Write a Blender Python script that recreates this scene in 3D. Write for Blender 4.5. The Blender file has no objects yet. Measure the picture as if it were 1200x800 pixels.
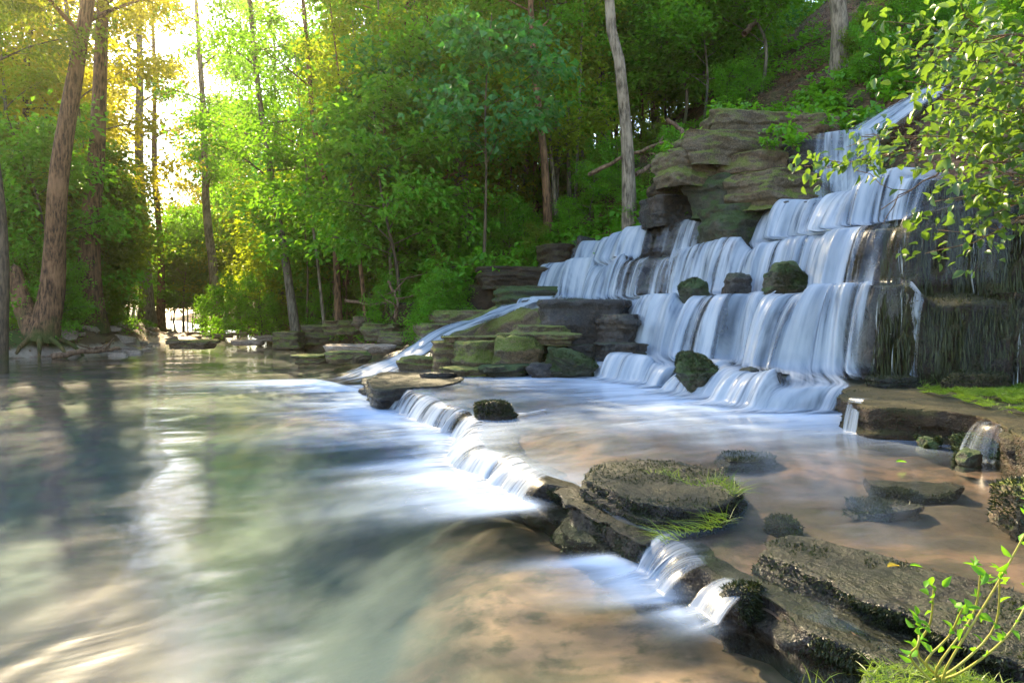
import bpy, math, random
import numpy as np
from mathutils import Vector
from mathutils.bvhtree import BVHTree

SC = bpy.context.scene
COL = SC.collection
CAMZ = 1.5
RNG = np.random.default_rng(11)
random.seed(5)

def at(px, py, d):
    """point seen at picture position (px,py) of the 1200x800 photograph, d metres ahead"""
    return np.array([(px-600)/800*d, d, CAMZ+(365-py)/800*d])

# ---------------------------------------------------------------- noise
def _hash(ix, iy, iz, seed):
    h = (ix.astype(np.int64)*374761393 + iy.astype(np.int64)*668265263 + iz.astype(np.int64)*2147483647 + seed*1274126177) & 0xFFFFFFFF
    h = ((h ^ (h >> 13))*1274126177) & 0xFFFFFFFF
    h = ((h ^ (h >> 16))*2246822519) & 0xFFFFFFFF
    return ((h ^ (h >> 15)) & 0xFFFFFF)/float(0xFFFFFF)
def vnoise(P, seed=0):
    P = np.asarray(P, float)
    i = np.floor(P); f = P-i; f = f*f*f*(f*(f*6-15)+10)
    i = i.astype(np.int64)
    r = 0
    for dx in (0, 1):
        for dy in (0, 1):
            for dz in (0, 1):
                w = (f[..., 0] if dx else 1-f[..., 0])*(f[..., 1] if dy else 1-f[..., 1])*(f[..., 2] if dz else 1-f[..., 2])
                r = r + w*_hash(i[..., 0]+dx, i[..., 1]+dy, i[..., 2]+dz, seed)
    return r*2-1
def fbm(P, seed=0, octv=4, gain=.5, lac=2.03):
    P = np.asarray(P, float); a = 1; r = 0; t = 0
    for k in range(octv):
        r = r + a*vnoise(P, seed+k*17); t += a; a *= gain; P = P*lac+3.7
    return r/t
def sstep(a, b, x):
    t = np.clip((x-a)/(b-a), 0, 1); return t*t*(3-2*t)
def unit(v):
    v = np.asarray(v, float); return v/np.maximum(np.linalg.norm(v, axis=-1, keepdims=True), 1e-9)

# ---------------------------------------------------------------- meshes
def mk_mesh(name, V, F, mat=None, smooth=True, uv=None, attrs=None):
    """V (n,3); F list of int arrays (m,k); uv (n,2) per vertex; attrs {name: (n,)}"""
    if not isinstance(F, list): F = [F]
    F = [np.asarray(f, np.int32) for f in F if len(f)]
    me = bpy.data.meshes.new(name)
    V = np.ascontiguousarray(V, np.float32)
    me.vertices.add(len(V)); me.vertices.foreach_set('co', V.ravel())
    nl = sum(f.size for f in F); npoly = sum(len(f) for f in F)
    idx = np.concatenate([f.ravel() for f in F]).astype(np.int32)
    tot = np.concatenate([np.full(len(f), f.shape[1], np.int32) for f in F])
    st = np.concatenate([[0], np.cumsum(tot)[:-1]]).astype(np.int32)
    me.loops.add(nl); me.loops.foreach_set('vertex_index', idx)
    me.polygons.add(npoly); me.polygons.foreach_set('loop_start', st)
    me.polygons.foreach_set('use_smooth', np.full(npoly, smooth, bool))
    if uv is not None:
        l = me.uv_layers.new(name='flow'); l.data.foreach_set('uv', np.ascontiguousarray(np.asarray(uv, np.float32)[idx]).ravel())
    for k, a in (attrs or {}).items():
        t = me.attributes.new(k, 'FLOAT', 'POINT'); t.data.foreach_set('value', np.ascontiguousarray(a, np.float32))
    me.update(calc_edges=True)
    if mat: me.materials.append(mat)
    return me
def link(name, me, parent=None, loc=None):
    o = bpy.data.objects.new(name, me); COL.objects.link(o)
    if parent is not None: o.parent = parent
    if loc is not None: o.location = loc
    return o
def tag(o, label=None, cat=None, group=None, kind=None):
    if label: o['label'] = label
    if cat: o['category'] = cat
    if group: o['group'] = group
    if kind: o['kind'] = kind
    return o
def empty(name, loc=(0, 0, 0), rz=0):
    o = bpy.data.objects.new(name, None); COL.objects.link(o); o.location = loc; o.rotation_euler = (0, 0, rz); o.empty_display_size = .1
    return o
def ground_thing(name, V, F, mat, label, cat, group=None, base=None, **kw):
    """one-mesh thing; its origin is moved to its base"""
    V = np.asarray(V, float)
    if base is None: base = np.array([V[:, 0].mean(), V[:, 1].mean(), V[:, 2].min()])
    o = link(name, mk_mesh(name, V-base, F, mat, **kw), loc=base)
    return tag(o, label, cat, group)
def child(name, V, F, mat, root, **kw):
    return link(name, mk_mesh(name, np.asarray(V, float)-np.array(root.location), F, mat, **kw), parent=root)
class MB:
    def __init__(s): s.V = []; s.F = []; s.n = 0
    def add(s, V, F):
        if not isinstance(F, list): F = [F]
        s.V.append(np.asarray(V, float))
        for f in F:
            if len(f): s.F.append(np.asarray(f)+s.n)
        s.n += len(V)
    def get(s):
        by = {}
        for f in s.F: by.setdefault(f.shape[1], []).append(f)
        return np.concatenate(s.V), [np.concatenate(x) for x in by.values()]
def grid_faces(nu, nv, wrap_u=False):
    a = np.arange(nu*nv).reshape(nu, nv)
    if wrap_u: a = np.concatenate([a, a[:1]], 0)
    return np.stack([a[:-1, :-1], a[1:, :-1], a[1:, 1:], a[:-1, 1:]], -1).reshape(-1, 4)
def tube(P, R, n=8, seed=0, rough=0.):
    P = np.asarray(P, float); R = np.asarray(R, float)
    T = unit(np.gradient(P, axis=0))
    ref = np.array([0, 1., 0]) if abs(T[len(T)//2][1]) < .8 else np.array([1., 0, 0])
    A = unit(np.cross(T, ref)); B = np.cross(T, A)
    th = np.linspace(0, 2*np.pi, n, endpoint=False)
    rr = R[:, None]*np.ones(n)
    V = P[:, None]+rr[..., None]*(np.cos(th)[None, :, None]*A[:, None]+np.sin(th)[None, :, None]*B[:, None])
    if rough:
        nz = fbm(V*np.array([3, 3, .8])/max(R.max(), .02)*.35, seed, 3)
        V = P[:, None]+(V-P[:, None])*(1+rough*nz[..., None])
    k = len(P)
    a = np.arange(k*n).reshape(k, n); a = np.concatenate([a, a[:, :1]], 1)
    F = np.stack([a[:-1, :-1], a[:-1, 1:], a[1:, 1:], a[1:, :-1]], -1).reshape(-1, 4)
    V = np.concatenate([V.reshape(-1, 3), P[-1:]+T[-1:]*R[-1]])
    cap = np.stack([a[-1, :-1], a[-1, 1:], np.full(n, k*n)], -1)
    return V, [F, cap]
def catmull(P, n):
    """n points, evenly spaced along a Catmull-Rom curve through rows of P (any width)"""
    P = np.asarray(P, float); Q = np.concatenate([2*P[:1]-P[1:2], P, 2*P[-1:]-P[-2:-1]])
    t = np.linspace(0, len(P)-1, max(n*4, len(P)*12)); i = np.minimum(t.astype(int), len(P)-2); f = (t-i)[:, None]
    a, b, c, d = Q[i], Q[i+1], Q[i+2], Q[i+3]
    R = .5*(2*b+(c-a)*f+(2*a-5*b+4*c-d)*f*f+(3*b-a-3*c+d)*f**3)
    L = np.concatenate([[0], np.cumsum(np.linalg.norm(np.diff(R[:, :3], axis=0), axis=1))])
    s = np.linspace(0, L[-1], n)
    return np.stack([np.interp(s, L, R[:, k]) for k in range(R.shape[1])], -1)

# ---------------------------------------------------------------- leaves
def leaf_mesh(C, D, N, L, W, hi=False, droop=.12, fold=.18):
    n = len(C); D = unit(D); B = unit(np.cross(N, D)); N = np.cross(D, B)
    L = np.broadcast_to(np.asarray(L, float), (n,))[:, None]; W = np.broadcast_to(np.asarray(W, float), (n,))[:, None]
    if not hi:
        V = np.stack([C, C+D*L*.45+B*W*.5+N*L*fold, C+D*L-N*L*droop, C+D*L*.45-B*W*.5+N*L*fold], 1)
        o = np.arange(n)[:, None]*4
        F = np.concatenate([o+np.array([0, 1, 2]), o+np.array([0, 2, 3])])
        return V.reshape(-1, 3), F
    def p(t, s, w): return C+D*L*t+B*W*(.5*s*w)+N*L*(fold*abs(s)*w-droop*t*t*1.2)
    V = np.stack([p(0, 0, 0), p(.14, 1, .55), p(.17, 0, 0), p(.14, -1, .55), p(.42, 1, 1), p(.42, 0, 0), p(.42, -1, 1),
                  p(.74, 1, .66), p(.74, 0, 0), p(.74, -1, .66), p(1, 0, 0)], 1)
    o = np.arange(n)[:, None]*11
    T = np.concatenate([o+np.array(x) for x in ((0, 2, 1), (0, 3, 2), (7, 8, 10), (8, 9, 10))])
    Q = np.concatenate([o+np.array(x) for x in ((1, 2, 5, 4), (2, 3, 6, 5), (4, 5, 8, 7), (5, 6, 9, 8))])
    return V.reshape(-1, 3), [T, Q]
def spray_leaves(rng, S, D, R, n, L, asp=.62, flat=.3, jit=.62, hi=False):
    """flat leaf sprays: S centres, D outward directions, R radii, n leaves each"""
    m = len(S); D = np.array(D, float); D[:, 2] = D[:, 2]*.6+rng.normal(0, .25, m); D = unit(D)
    X = unit(np.cross(np.array([0, 0, 1.]), D)); U = np.cross(D, X)
    a = rng.uniform(-1, 1, (m, n)); b = rng.uniform(-1, 1, (m, n))*np.sqrt(np.maximum(0, 1-a*a*.9))*.75
    R = np.broadcast_to(R, (m,))[:, None]
    rr = a*a+b*b
    C = S[:, None]+D[:, None]*(a*R)[..., None]+X[:, None]*(b*R)[..., None]+U[:, None]*((rng.normal(0, flat, (m, n))-.25*rr)*R)[..., None]
    dirs = D[:, None]*(.55+.0*a)[..., None]+X[:, None]*(b*1.5)[..., None]+rng.normal(0, .45, (m, n, 3))-np.array([0, 0, .22])
    nor = np.array([0, 0, 1.])+rng.normal(0, jit, (m, n, 3))
    ln = L*rng.uniform(.65, 1.25, m*n)
    return leaf_mesh(C.reshape(-1, 3), dirs.reshape(-1, 3), nor.reshape(-1, 3), ln, ln*asp, hi)

# ---------------------------------------------------------------- materials
class NT:
    def __init__(s, name):
        s.m = bpy.data.materials.new(name); s.m.use_nodes = True; s.t = s.m.node_tree; s.t.nodes.clear()
        s.out = s.t.nodes.new('ShaderNodeOutputMaterial')
    def n(s, typ, **kw):
        x = s.t.nodes.new(typ); ins = kw.pop('ins', {})
        for k, v in kw.items(): setattr(x, k, v)
        for k, v in ins.items():
            i = x.inputs[k]
            if hasattr(v, 'is_output') or isinstance(v, bpy.types.NodeSocket): s.t.links.new(v, i)
            else: i.default_value = v
        return x
    def geo(s, k): return s.n('ShaderNodeNewGeometry').outputs[k]
    def coord(s, k='Object'): return s.n('ShaderNodeTexCoord').outputs[k]
    def mapp(s, v, sc=(1, 1, 1), rot=(0, 0, 0), loc=(0, 0, 0)):
        return s.n('ShaderNodeMapping', ins={'Vector': v, 'Scale': sc, 'Rotation': rot, 'Location': loc}).outputs[0]
    def noise(s, v, scale=5, det=4, rough=.55, out='Fac', dist=0.):
        return s.n('ShaderNodeTexNoise', ins={'Vector': v, 'Scale': scale, 'Detail': det, 'Roughness': rough, 'Distortion': dist}).outputs[out]
    def ramp(s, f, *stops, interp='LINEAR'):
        r = s.n('ShaderNodeValToRGB', ins={'Fac': f}); e = r.color_ramp.elements; r.color_ramp.interpolation = interp
        while len(e) < len(stops): e.new(.5)
        for x, (p, c) in zip(e, stops):
            x.position = p; x.color = (c, c, c, 1) if not hasattr(c, '__len__') else (*c, 1)
        return r.outputs[0]
    def math(s, op, a, b=0., c=0., clamp=False):
        return s.n('ShaderNodeMath', operation=op, use_clamp=clamp, ins={0: a, 1: b, 2: c}).outputs[0]
    def mix(s, f, a, b, typ='MIX'):
        x = s.n('ShaderNodeMix', data_type='RGBA', blend_type=typ)
        for k, v in ((0, f), (6, a), (7, b)):
            if isinstance(v, bpy.types.NodeSocket): s.t.links.new(v, x.inputs[k])
            else: x.inputs[k].default_value = v if k == 0 else (*v, 1)
        return x.outputs[2]
    def attr(s, name): return s.n('ShaderNodeAttribute', attribute_name=name).outputs['Fac']
    def sepz(s, v, k='Z'): return s.n('ShaderNodeSeparateXYZ', ins={0: v}).outputs[k]
    def bump(s, h, st=.3, d=.02): return s.n('ShaderNodeBump', ins={'Height': h, 'Strength': st, 'Distance': d}).outputs[0]
    def principled(s, col, rough=.6, normal=None, spec=.5, **kw):
        ins = {'Base Color': col if isinstance(col, bpy.types.NodeSocket) else (*col, 1), 'Roughness': rough, 'Specular IOR Level': spec}
        if normal is not None: ins['Normal'] = normal
        ins.update(kw)
        return s.n('ShaderNodeBsdfPrincipled', ins=ins).outputs[0]
    def mixs(s, f, a, b): return s.n('ShaderNodeMixShader', ins={0: f, 1: a, 2: b}).outputs[0]
    def done(s, sh):
        s.t.links.new(sh, s.out.inputs['Surface']); return s.m

def m_leaf(name, dark, light, trans, tw=.5, rough=.42, spec=.45):
    t = NT(name)
    r = t.geo('Random Per Island'); ob = t.n('ShaderNodeObjectInfo').outputs['Random']
    big = t.noise(t.geo('Position'), .45, 2)
    f = t.math('ADD', t.math('MULTIPLY', r, .6), t.math('ADD', t.math('MULTIPLY', ob, .25), t.math('MULTIPLY', t.math('SUBTRACT', big, .5), .8)), clamp=True)
    c = t.mix(f, dark, light)
    tc = t.mix(f, tuple(x*.72 for x in trans), trans)
    b = t.principled(c, rough, spec=spec)
    tr = t.n('ShaderNodeBsdfTranslucent', ins={'Color': tc}).outputs[0]
    return t.done(t.mixs(tw, b, tr))
def m_bark(name, c1, c2, moss=0., mosscol=(.05, .07, .012)):
    t = NT(name); co = t.coord('Object')
    v = t.mapp(co, (7, 7, 1.3))
    n1 = t.noise(v, 2.2, 5, .65); n2 = t.noise(co, 1.1, 3)
    c = t.mix(t.ramp(n1, (.38, 0.), (.6, 1.)), c1, c2)
    c = t.mix(t.ramp(n2, (.52, 0.), (.66, .55)), c, tuple(x*1.5 for x in c2))
    if moss:
        mz = t.math('ADD', t.noise(co, 1.6, 4), t.math('MULTIPLY', t.sepz(co), -.22))
        c = t.mix(t.ramp(mz, (.3, 0.), (.55, moss)), c, mosscol)
    return t.done(t.principled(c, .85, t.bump(n1, 1., .06), .25))
def m_rock(name, c1, c2, moss=.5, mosscol=(.035, .06, .008), rough=.5, wet=.5, sc=1., mlow=.45, stain=(.16, .09, .035)):
    """layered rock; moss gathers on upward faces in patches; wet sheen"""
    t = NT(name); p = t.geo('Position')
    v = t.mapp(p, (1.2*sc, 1.2*sc, 5*sc))
    n1 = t.noise(v, 1.7, 6, .62, dist=.4); n2 = t.noise(p, 14*sc, 5, .65); n3 = t.noise(p, 1.3, 4, .6)
    c = t.mix(t.ramp(n1, (.28, 0.), (.7, 1.)), c1, c2)
    c = t.mix(t.ramp(n3, (.5, 0.), (.68, .6)), c, stain)
    c = t.mix(t.math('MULTIPLY', t.ramp(n2, (.4, 1.), (.62, 0.)), .6), c, tuple(x*.35 for x in c1))
    nz = t.sepz(t.geo('Normal'))
    mf = t.math('ADD', t.math('MULTIPLY', nz, .35), t.math('ADD', t.noise(p, 2.1, 4, .6), t.math('MULTIPLY', n2, .25)))
    mf = t.ramp(mf, (mlow+.28, 0.), (mlow+.45, moss))
    mc = t.mix(t.noise(p, 5, 4), tuple(x*.5 for x in mosscol), tuple(x*1.7 for x in mosscol))
    c = t.mix(mf, c, mc)
    ro = t.math('ADD', t.math('MULTIPLY', mf, .3), t.ramp(t.noise(p, 3., 4), (.35, max(.12, rough-.25*wet)), (.65, rough)))
    n4 = t.noise(p, 42*sc, 4, .7); h = t.math('ADD', t.math('ADD', t.math('MULTIPLY', n1, .8), n2), t.math('MULTIPLY', n4, .45))
    c = t.mix(t.math('MULTIPLY', t.ramp(n4, (.42, 0.), (.62, 1.)), .4), c, tuple(min(1, x*1.8) for x in c2))
    return t.done(t.principled(c, ro, t.bump(h, 1., .04), .32))
M = {}
M['leaf_mid'] = m_leaf('leaf_mid', (.03, .115, .006), (.12, .31, .014), (.32, .7, .02), .52, .5, .28)
M['leaf_skysheen'] = m_leaf('leaf_skysheen', (.022, .1, .022), (.065, .24, .055), (.16, .52, .05), .45, .45, .35)  # sky reflection on glossy leaves, put into the leaf colour as a bluish tint
M['leaf_gold'] = m_leaf('leaf_gold', (.075, .14, .007), (.2, .3, .012), (.55, .68, .02), .55, .5, .28)
M['leaf_olive'] = m_leaf('leaf_olive', (.05, .095, .008), (.13, .2, .014), (.36, .46, .02), .5, .5, .28)
M['leaf_fresh'] = m_leaf('leaf_fresh', (.05, .17, .008), (.13, .34, .016), (.28, .6, .02), .45, .5, .3)
M['leaf_sunglow'] = m_leaf('leaf_sunglow', (.1, .14, .007), (.27, .28, .012), (.75, .66, .03), .58, .5, .25)  # golden sunlight through backlit leaves, put into the leaf colour
M['leaf_shrub'] = m_leaf('leaf_shrub', (.04, .09, .012), (.11, .2, .022), (.24, .4, .03), .42, .34, .6)
M['moss_blade'] = m_leaf('moss_blade', (.008, .012, .003), (.045, .06, .012), (.05, .07, .01), .2, .5)
M['moss_bright'] = m_leaf('moss_bright', (.07, .14, .008), (.2, .32, .02), (.3, .45, .03), .4)
M['grass'] = m_leaf('grass', (.08, .15, .012), (.24, .32, .04), (.3, .45, .04), .35)
M['litter'] = m_leaf('litter', (.06, .03, .014), (.28, .15, .07), (.2, .1, .04), .2, .6)
M['bark_brown'] = m_bark('bark_brown', (.035, .018, .01), (.23, .12, .06), .9)
M['bark_grey'] = m_bark('bark_grey', (.05, .04, .028), (.21, .17, .12), .6)
M['bark_pale'] = m_bark('bark_pale', (.075, .055, .035), (.3, .23, .155), .45)
M['bark_dark'] = m_bark('bark_dark', (.035, .026, .018), (.13, .09, .055), .8)
M['twig'] = m_bark('twig', (.09, .05, .025), (.24, .15, .08))
M['deadwood'] = m_bark('deadwood', (.08, .045, .025), (.25, .15, .09))
M['moss_hang'] = m_leaf('moss_hang', (.014, .02, .004), (.08, .09, .018), (.1, .1, .02), .25, .5)
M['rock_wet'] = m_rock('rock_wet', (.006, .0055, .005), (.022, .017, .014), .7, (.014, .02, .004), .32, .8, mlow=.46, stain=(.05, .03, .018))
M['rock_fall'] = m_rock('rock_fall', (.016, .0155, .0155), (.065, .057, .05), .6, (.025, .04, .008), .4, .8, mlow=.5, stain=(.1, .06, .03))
M['rock_brown'] = m_rock('rock_brown', (.04, .03, .02), (.18, .12, .07), .9, (.085, .11, .01), .7, .2, mlow=.36, stain=(.24, .13, .045))
M['rock_moss'] = m_rock('rock_moss', (.045, .036, .024), (.17, .125, .075), 1., (.08, .11, .01), .65, .3, mlow=.32, stain=(.17, .09, .03))
M['rock_green'] = m_rock('rock_green', (.02, .022, .016), (.07, .07, .045), 1., (.03, .055, .01), .6, .4, mlow=.26)
M['rock_pink'] = m_rock('rock_pink', (.2, .14, .1), (.44, .33, .25), .2, (.08, .1, .02), .7, .2, mlow=.6)
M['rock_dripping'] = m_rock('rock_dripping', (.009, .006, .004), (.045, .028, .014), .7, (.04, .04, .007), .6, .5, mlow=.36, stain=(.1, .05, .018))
# ================================================================ materials of ground and water
def m_bed(name='bed', ca=(.075, .043, .026), cb=(.5, .27, .165), dark=(.05, .042, .022), lo=.5, land=True):
    t = NT(name); p = t.geo('Position')
    n1 = t.noise(t.mapp(p, (.8, .8, 1)), 1.1, 5, .6, dist=.6); n2 = t.noise(p, 5, 5, .6); n3 = t.noise(p, 28, 3)
    c = t.mix(t.ramp(n1, (.34, 0.), (.6, 1.)), ca, cb)
    c = t.mix(t.ramp(n2, (lo, 0.), (lo+.16, .8)), c, dark)
    c = t.mix(t.ramp(t.noise(p, .7, 4, .6, dist=.8), (.5, 0.), (.6, .65)), c, dark)
    c = t.mix(t.math('MULTIPLY', n3, .3), c, (.25, .19, .12))
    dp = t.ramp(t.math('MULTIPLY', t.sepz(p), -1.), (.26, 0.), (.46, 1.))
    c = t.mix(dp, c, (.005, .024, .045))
    z = t.math('ADD', t.sepz(p), t.math('MULTIPLY', t.math('SUBTRACT', n1, .5), .5))
    soil = t.mix(t.noise(p, 2.2, 5), (.045, .028, .015), (.16, .095, .05))
    soil = t.mix(t.ramp(t.noise(p, .6, 4), (.48, 0.), (.58, .85)), soil, (.045, .085, .015))
    stone = t.mix(t.noise(p, 8, 4), (.2, .15, .11), (.5, .39, .3))
    if land:
        c = t.mix(t.ramp(z, (-.02, 0.), (.06, 1.)), c, stone)
        c = t.mix(t.ramp(z, (.2, 0.), (.36, 1.)), c, soil)
    return t.done(t.principled(c, .7, t.bump(n2, .5, .03), .3))
def m_hill():
    t = NT('hillside'); p = t.geo('Position')
    n1 = t.noise(p, 1.5, 5, .6); n2 = t.noise(p, 9, 5, .7); n3 = t.noise(p, .55, 4, .6)
    c = t.mix(t.ramp(n1, (.3, 0.), (.7, 1.)), (.035, .02, .011), (.13, .07, .035))
    c = t.mix(t.ramp(n2, (.5, 0.), (.62, .8)), c, (.25, .135, .07))
    c = t.mix(t.ramp(n3, (.5, 0.), (.6, .7)), c, (.03, .055, .01))
    return t.done(t.principled(c, .85, t.bump(t.math('ADD', n1, n2), 1., .06), .2))
def m_water(name, tint, sx=2.4, sy=.3, rough=.1, bump=.12, foamcol=(.42, .49, .58, 1)):
    t = NT(name); uv = t.n('ShaderNodeUVMap', uv_map='flow').outputs[0]; foam = t.attr('foam')
    s1 = t.noise(t.mapp(uv, (sx, sy, 1)), 1., 4, .6, dist=.35); s2 = t.noise(t.mapp(uv, (sx*4, sy*2.2, 1), loc=(3, 1, 0)), 1., 3, .6, dist=.2)
    silk = t.math('ADD', t.math('MULTIPLY', s1, .65), t.math('MULTIPLY', s2, .35))
    a = t.math('ADD', t.math('MULTIPLY', foam, 1.5), t.math('MULTIPLY', t.math('SUBTRACT', silk, .52), t.math('ADD', .06, t.math('MULTIPLY', foam, 3.6))))
    a = t.math('MULTIPLY', t.ramp(a, (0., 0.), (.9, 1.), interp='EASE'), .96)
    h = t.math('ADD', t.math('MULTIPLY', s1, .5), t.math('MULTIPLY', t.noise(t.mapp(uv, (sx*.5, sy*1.5, 1), loc=(9, 4, 0)), 1., 2, .5, dist=1.), 2.2))
    nm = t.bump(h, bump, .12)
    gl = t.n('ShaderNodeBsdfGlossy', ins={'Color': (1, 1, 1, 1), 'Roughness': rough, 'Normal': nm}).outputs[0]
    tr = t.n('ShaderNodeBsdfTransparent', ins={'Color': (*tint, 1)}).outputs[0]
    fr = t.n('ShaderNodeLayerWeight', ins={'Blend': .5, 'Normal': nm}).outputs['Facing']
    fr = t.math('ADD', .022, t.math('MULTIPLY', t.math('POWER', fr, 4.6), .9))
    base = t.mixs(fr, tr, gl)
    df = t.n('ShaderNodeBsdfDiffuse', ins={'Color': foamcol}).outputs[0]
    return t.done(t.mixs(a, base, df))
def m_fall(name='falling_water', sx=6.5, sy=.42, k=1.78, off=.5):
    t = NT(name); uv = t.n('ShaderNodeUVMap', uv_map='flow').outputs[0]; f = t.attr('foam')
    s1 = t.noise(t.mapp(uv, (sx, sy, 1)), 1., 3, .5, dist=.25); s2 = t.noise(t.mapp(uv, (sx*4., sy*.9, 1), loc=(7, 2, 0)), 1., 2, .5, dist=.1)
    s3 = t.noise(t.mapp(uv, (2.6, .55, 1), loc=(1, 5, 0)), 1., 4, .6, dist=.8)
    st = t.math('ADD', t.math('ADD', t.math('MULTIPLY', s1, .4), t.math('MULTIPLY', s2, .13)), t.math('MULTIPLY', s3, .47))
    a = t.math('ADD', t.math('MULTIPLY', f, k), t.math('MULTIPLY', t.math('SUBTRACT', st, off), 4.2))
    a = t.math('SUBTRACT', a, .42)
    a = t.math('MULTIPLY', t.ramp(a, (0., 0.), (1.55, 1.), interp='EASE'), .96)
    shade = t.mix(t.ramp(st, (.36, 0.), (.58, 1.)), (.22, .29, .38), (.57, .6, .63))
    df = t.n('ShaderNodeBsdfDiffuse', ins={'Color': shade}).outputs[0]
    tl = t.n('ShaderNodeBsdfTranslucent', ins={'Color': shade}).outputs[0]
    w = t.mixs(.35, df, tl)
    nm = t.bump(st, .2, .05)
    gl = t.n('ShaderNodeBsdfGlossy', ins={'Roughness': .25, 'Normal': nm}).outputs[0]
    w = t.mixs(.05, w, gl)
    tr = t.mixs(.03, t.n('ShaderNodeBsdfTransparent').outputs[0], gl)
    tr = t.mixs(t.ramp(f, (.02, 0.), (.12, 1.)), t.n('ShaderNodeBsdfTransparent').outputs[0], tr)
    return t.done(t.mixs(a, tr, w))
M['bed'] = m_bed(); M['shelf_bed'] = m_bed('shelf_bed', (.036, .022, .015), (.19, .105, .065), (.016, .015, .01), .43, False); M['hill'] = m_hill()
M['pool'] = m_water('pool_water', (.8, .88, .85), 1.1, .3, .13, .2, (.36, .45, .58, 1))
M['shelf_water'] = m_water('shelf_water', (.86, .88, .86), 1.8, .35, .14, .07)
M['fall'] = m_fall(); M['fall_small'] = m_fall('falling_water_thin', 11., .8, 1.5, .5)

# ================================================================ stream bed and banks
LB = np.array([(-60, 6), (-30, 12), (-18.5, 18.5), (-16.2, 21), (-15, 23.5), (-15.5, 28), (-19, 37), (-24, 47), (-31, 60), (-50, 95), (-70, 130)], float)
def poly_sd(x, y, P):
    best = np.full(x.shape, 1e9); sg = np.ones(x.shape)
    for a, b in zip(P[:-1], P[1:]):
        d = b-a; t = np.clip(((x-a[0])*d[0]+(y-a[1])*d[1])/(d@d), 0, 1)
        ex, ey = x-(a[0]+t*d[0]), y-(a[1]+t*d[1]); r = np.hypot(ex, ey)
        c = d[0]*(y-a[1])-d[1]*(x-a[0])
        u = r < best; best = np.where(u, r, best); sg = np.where(u, np.sign(c), sg)
    return best*sg                                   # positive on the far (outer) side
def bed_z(x, y):
    P = np.stack([x, y, 0*x], -1)
    z = -.3-.6*sstep(.1, -2.5, x)*sstep(12, 7, y)+.3*np.exp(-((x+2.7)/1.3)**2-((y-9.8)/1.9)**2)-.1*sstep(0, -5, x)+.12*sstep(6., 2., y)*sstep(-1.6, .6, x)+.12*fbm(P*.55, 3, 4)+.03*fbm(P*2.3, 5, 3)
    z = z+.2*sstep(22, 34, y)+.16*sstep(30, 40, y)*fbm(P*.5, 9, 3)*1.6
    z = z+.42*np.exp(-((y-41)/7.)**2-((x+19.5)/3.2)**2)*(.7+.5*fbm(P*.9, 19, 3))
    d = poly_sd(x, y, LB)
    bank = sstep(-.5, 1.2, d)*(.75+.22*fbm(P*.7, 7, 4))+np.clip(d, 0, 60)*.035+.12*fbm(P*.3, 8, 3)*sstep(0, 3, d)
    return z*(1-sstep(-.2, .6, d))+bank
gx = np.concatenate([np.linspace(-150, -40, 56)[:-1], np.linspace(-40, -14, 90)[:-1], np.linspace(-14, -3.5, 100)[:-1], np.linspace(-3.5, 3, 130)[:-1], np.linspace(3, 10, 30)[:-1], np.linspace(10, 90, 30)])
gy = np.concatenate([np.linspace(-14, 1, 24)[:-1], np.linspace(1, 9, 150)[:-1], np.linspace(9, 20, 100)[:-1], np.linspace(20, 50, 130)[:-1], np.linspace(50, 190, 90)])
X, Y = np.meshgrid(gx, gy, indexing='ij')
BEDV = np.stack([X, Y, bed_z(X, Y)], -1).reshape(-1, 3); BEDF = grid_faces(len(gx), len(gy))
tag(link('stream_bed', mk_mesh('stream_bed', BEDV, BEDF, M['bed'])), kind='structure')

# ================================================================ columns of the ledges: lip of each tier (x,y), running from the dripping cliff to the left end
ZT = np.array([.60, 1.75, 2.78, 3.58])
COLS = np.array([   # L0x L0y  L1x L1y  L2x L2y  L3x L3y  dirx diry
    (7.6, 7.3, 7.75, 7.65, 8.2, 8.5, 9.0, 9.8, .95, .31),
    (5.7, 8.0, 5.85, 8.35, 6.3, 9.1, 7.0, 10.5, .94, .34),
    (4.55, 8.2, 4.8, 8.75, 5.45, 9.7, 6.15, 11.0, .93, .37),
    (4.02, 8.05, 4.62, 9.2, 5.2, 10.3, 5.8, 11.5, .92, .39),
    (3.5, 8.7, 4.32, 10.1, 5.02, 11.5, 5.5, 12.7, .91, .41),
    (3.05, 9.7, 3.95, 11.3, 4.7, 13.0, 5.1, 13.9, .9, .43),
    (2.5, 10.8, 3.25, 13.1, 3.85, 14.9, 4.35, 15.5, .9, .43),
    (1.9, 12.0, 2.6, 14.6, 2.95, 16.3, 3.35, 16.9, .89, .46),
    (1.25, 13.2, 1.85, 16.2, 2.3, 18.0, 2.6, 18.9, .88, .47),
    (.6, 14.4, 1.1, 17.8, 1.5, 19.3, 1.9, 20.5, .87, .49),
    (-.3, 15.6, .4, 18.7, .95, 20.3, 1.6, 21.6, .86, .51)])
NS = 620
CC = catmull(np.concatenate([COLS[:, 6:8], COLS], 1), NS)[:, 2:]
SARC = np.concatenate([[0], np.cumsum(np.linalg.norm(np.diff(CC[:, 4:6], axis=0), axis=1))])
LIP = CC[:, :8].reshape(NS, 4, 2); CD = unit(CC[:, 8:10]); OUT = -CD
wob = lambda k: fbm(np.stack([SARC*1.3, np.full(NS, k*9.1), SARC*0], -1), 31+k, 4)
def stepn(k, L):
    u = SARC/L+.35*vnoise(np.stack([SARC*1.9, 0*SARC+k, 0*SARC], -1), 33); i = np.floor(u); h_ = lambda j: _hash(j.astype(np.int64), np.full(NS, k*7+3), np.zeros(NS, np.int64), 9)-.5
    return h_(i)+(h_(i+1)-h_(i))*sstep(.8, 1., u-i)
for k in range(4): LIP[:, k] += OUT*(wob(k)*.34+.42*stepn(k, .75))[:, None]
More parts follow.
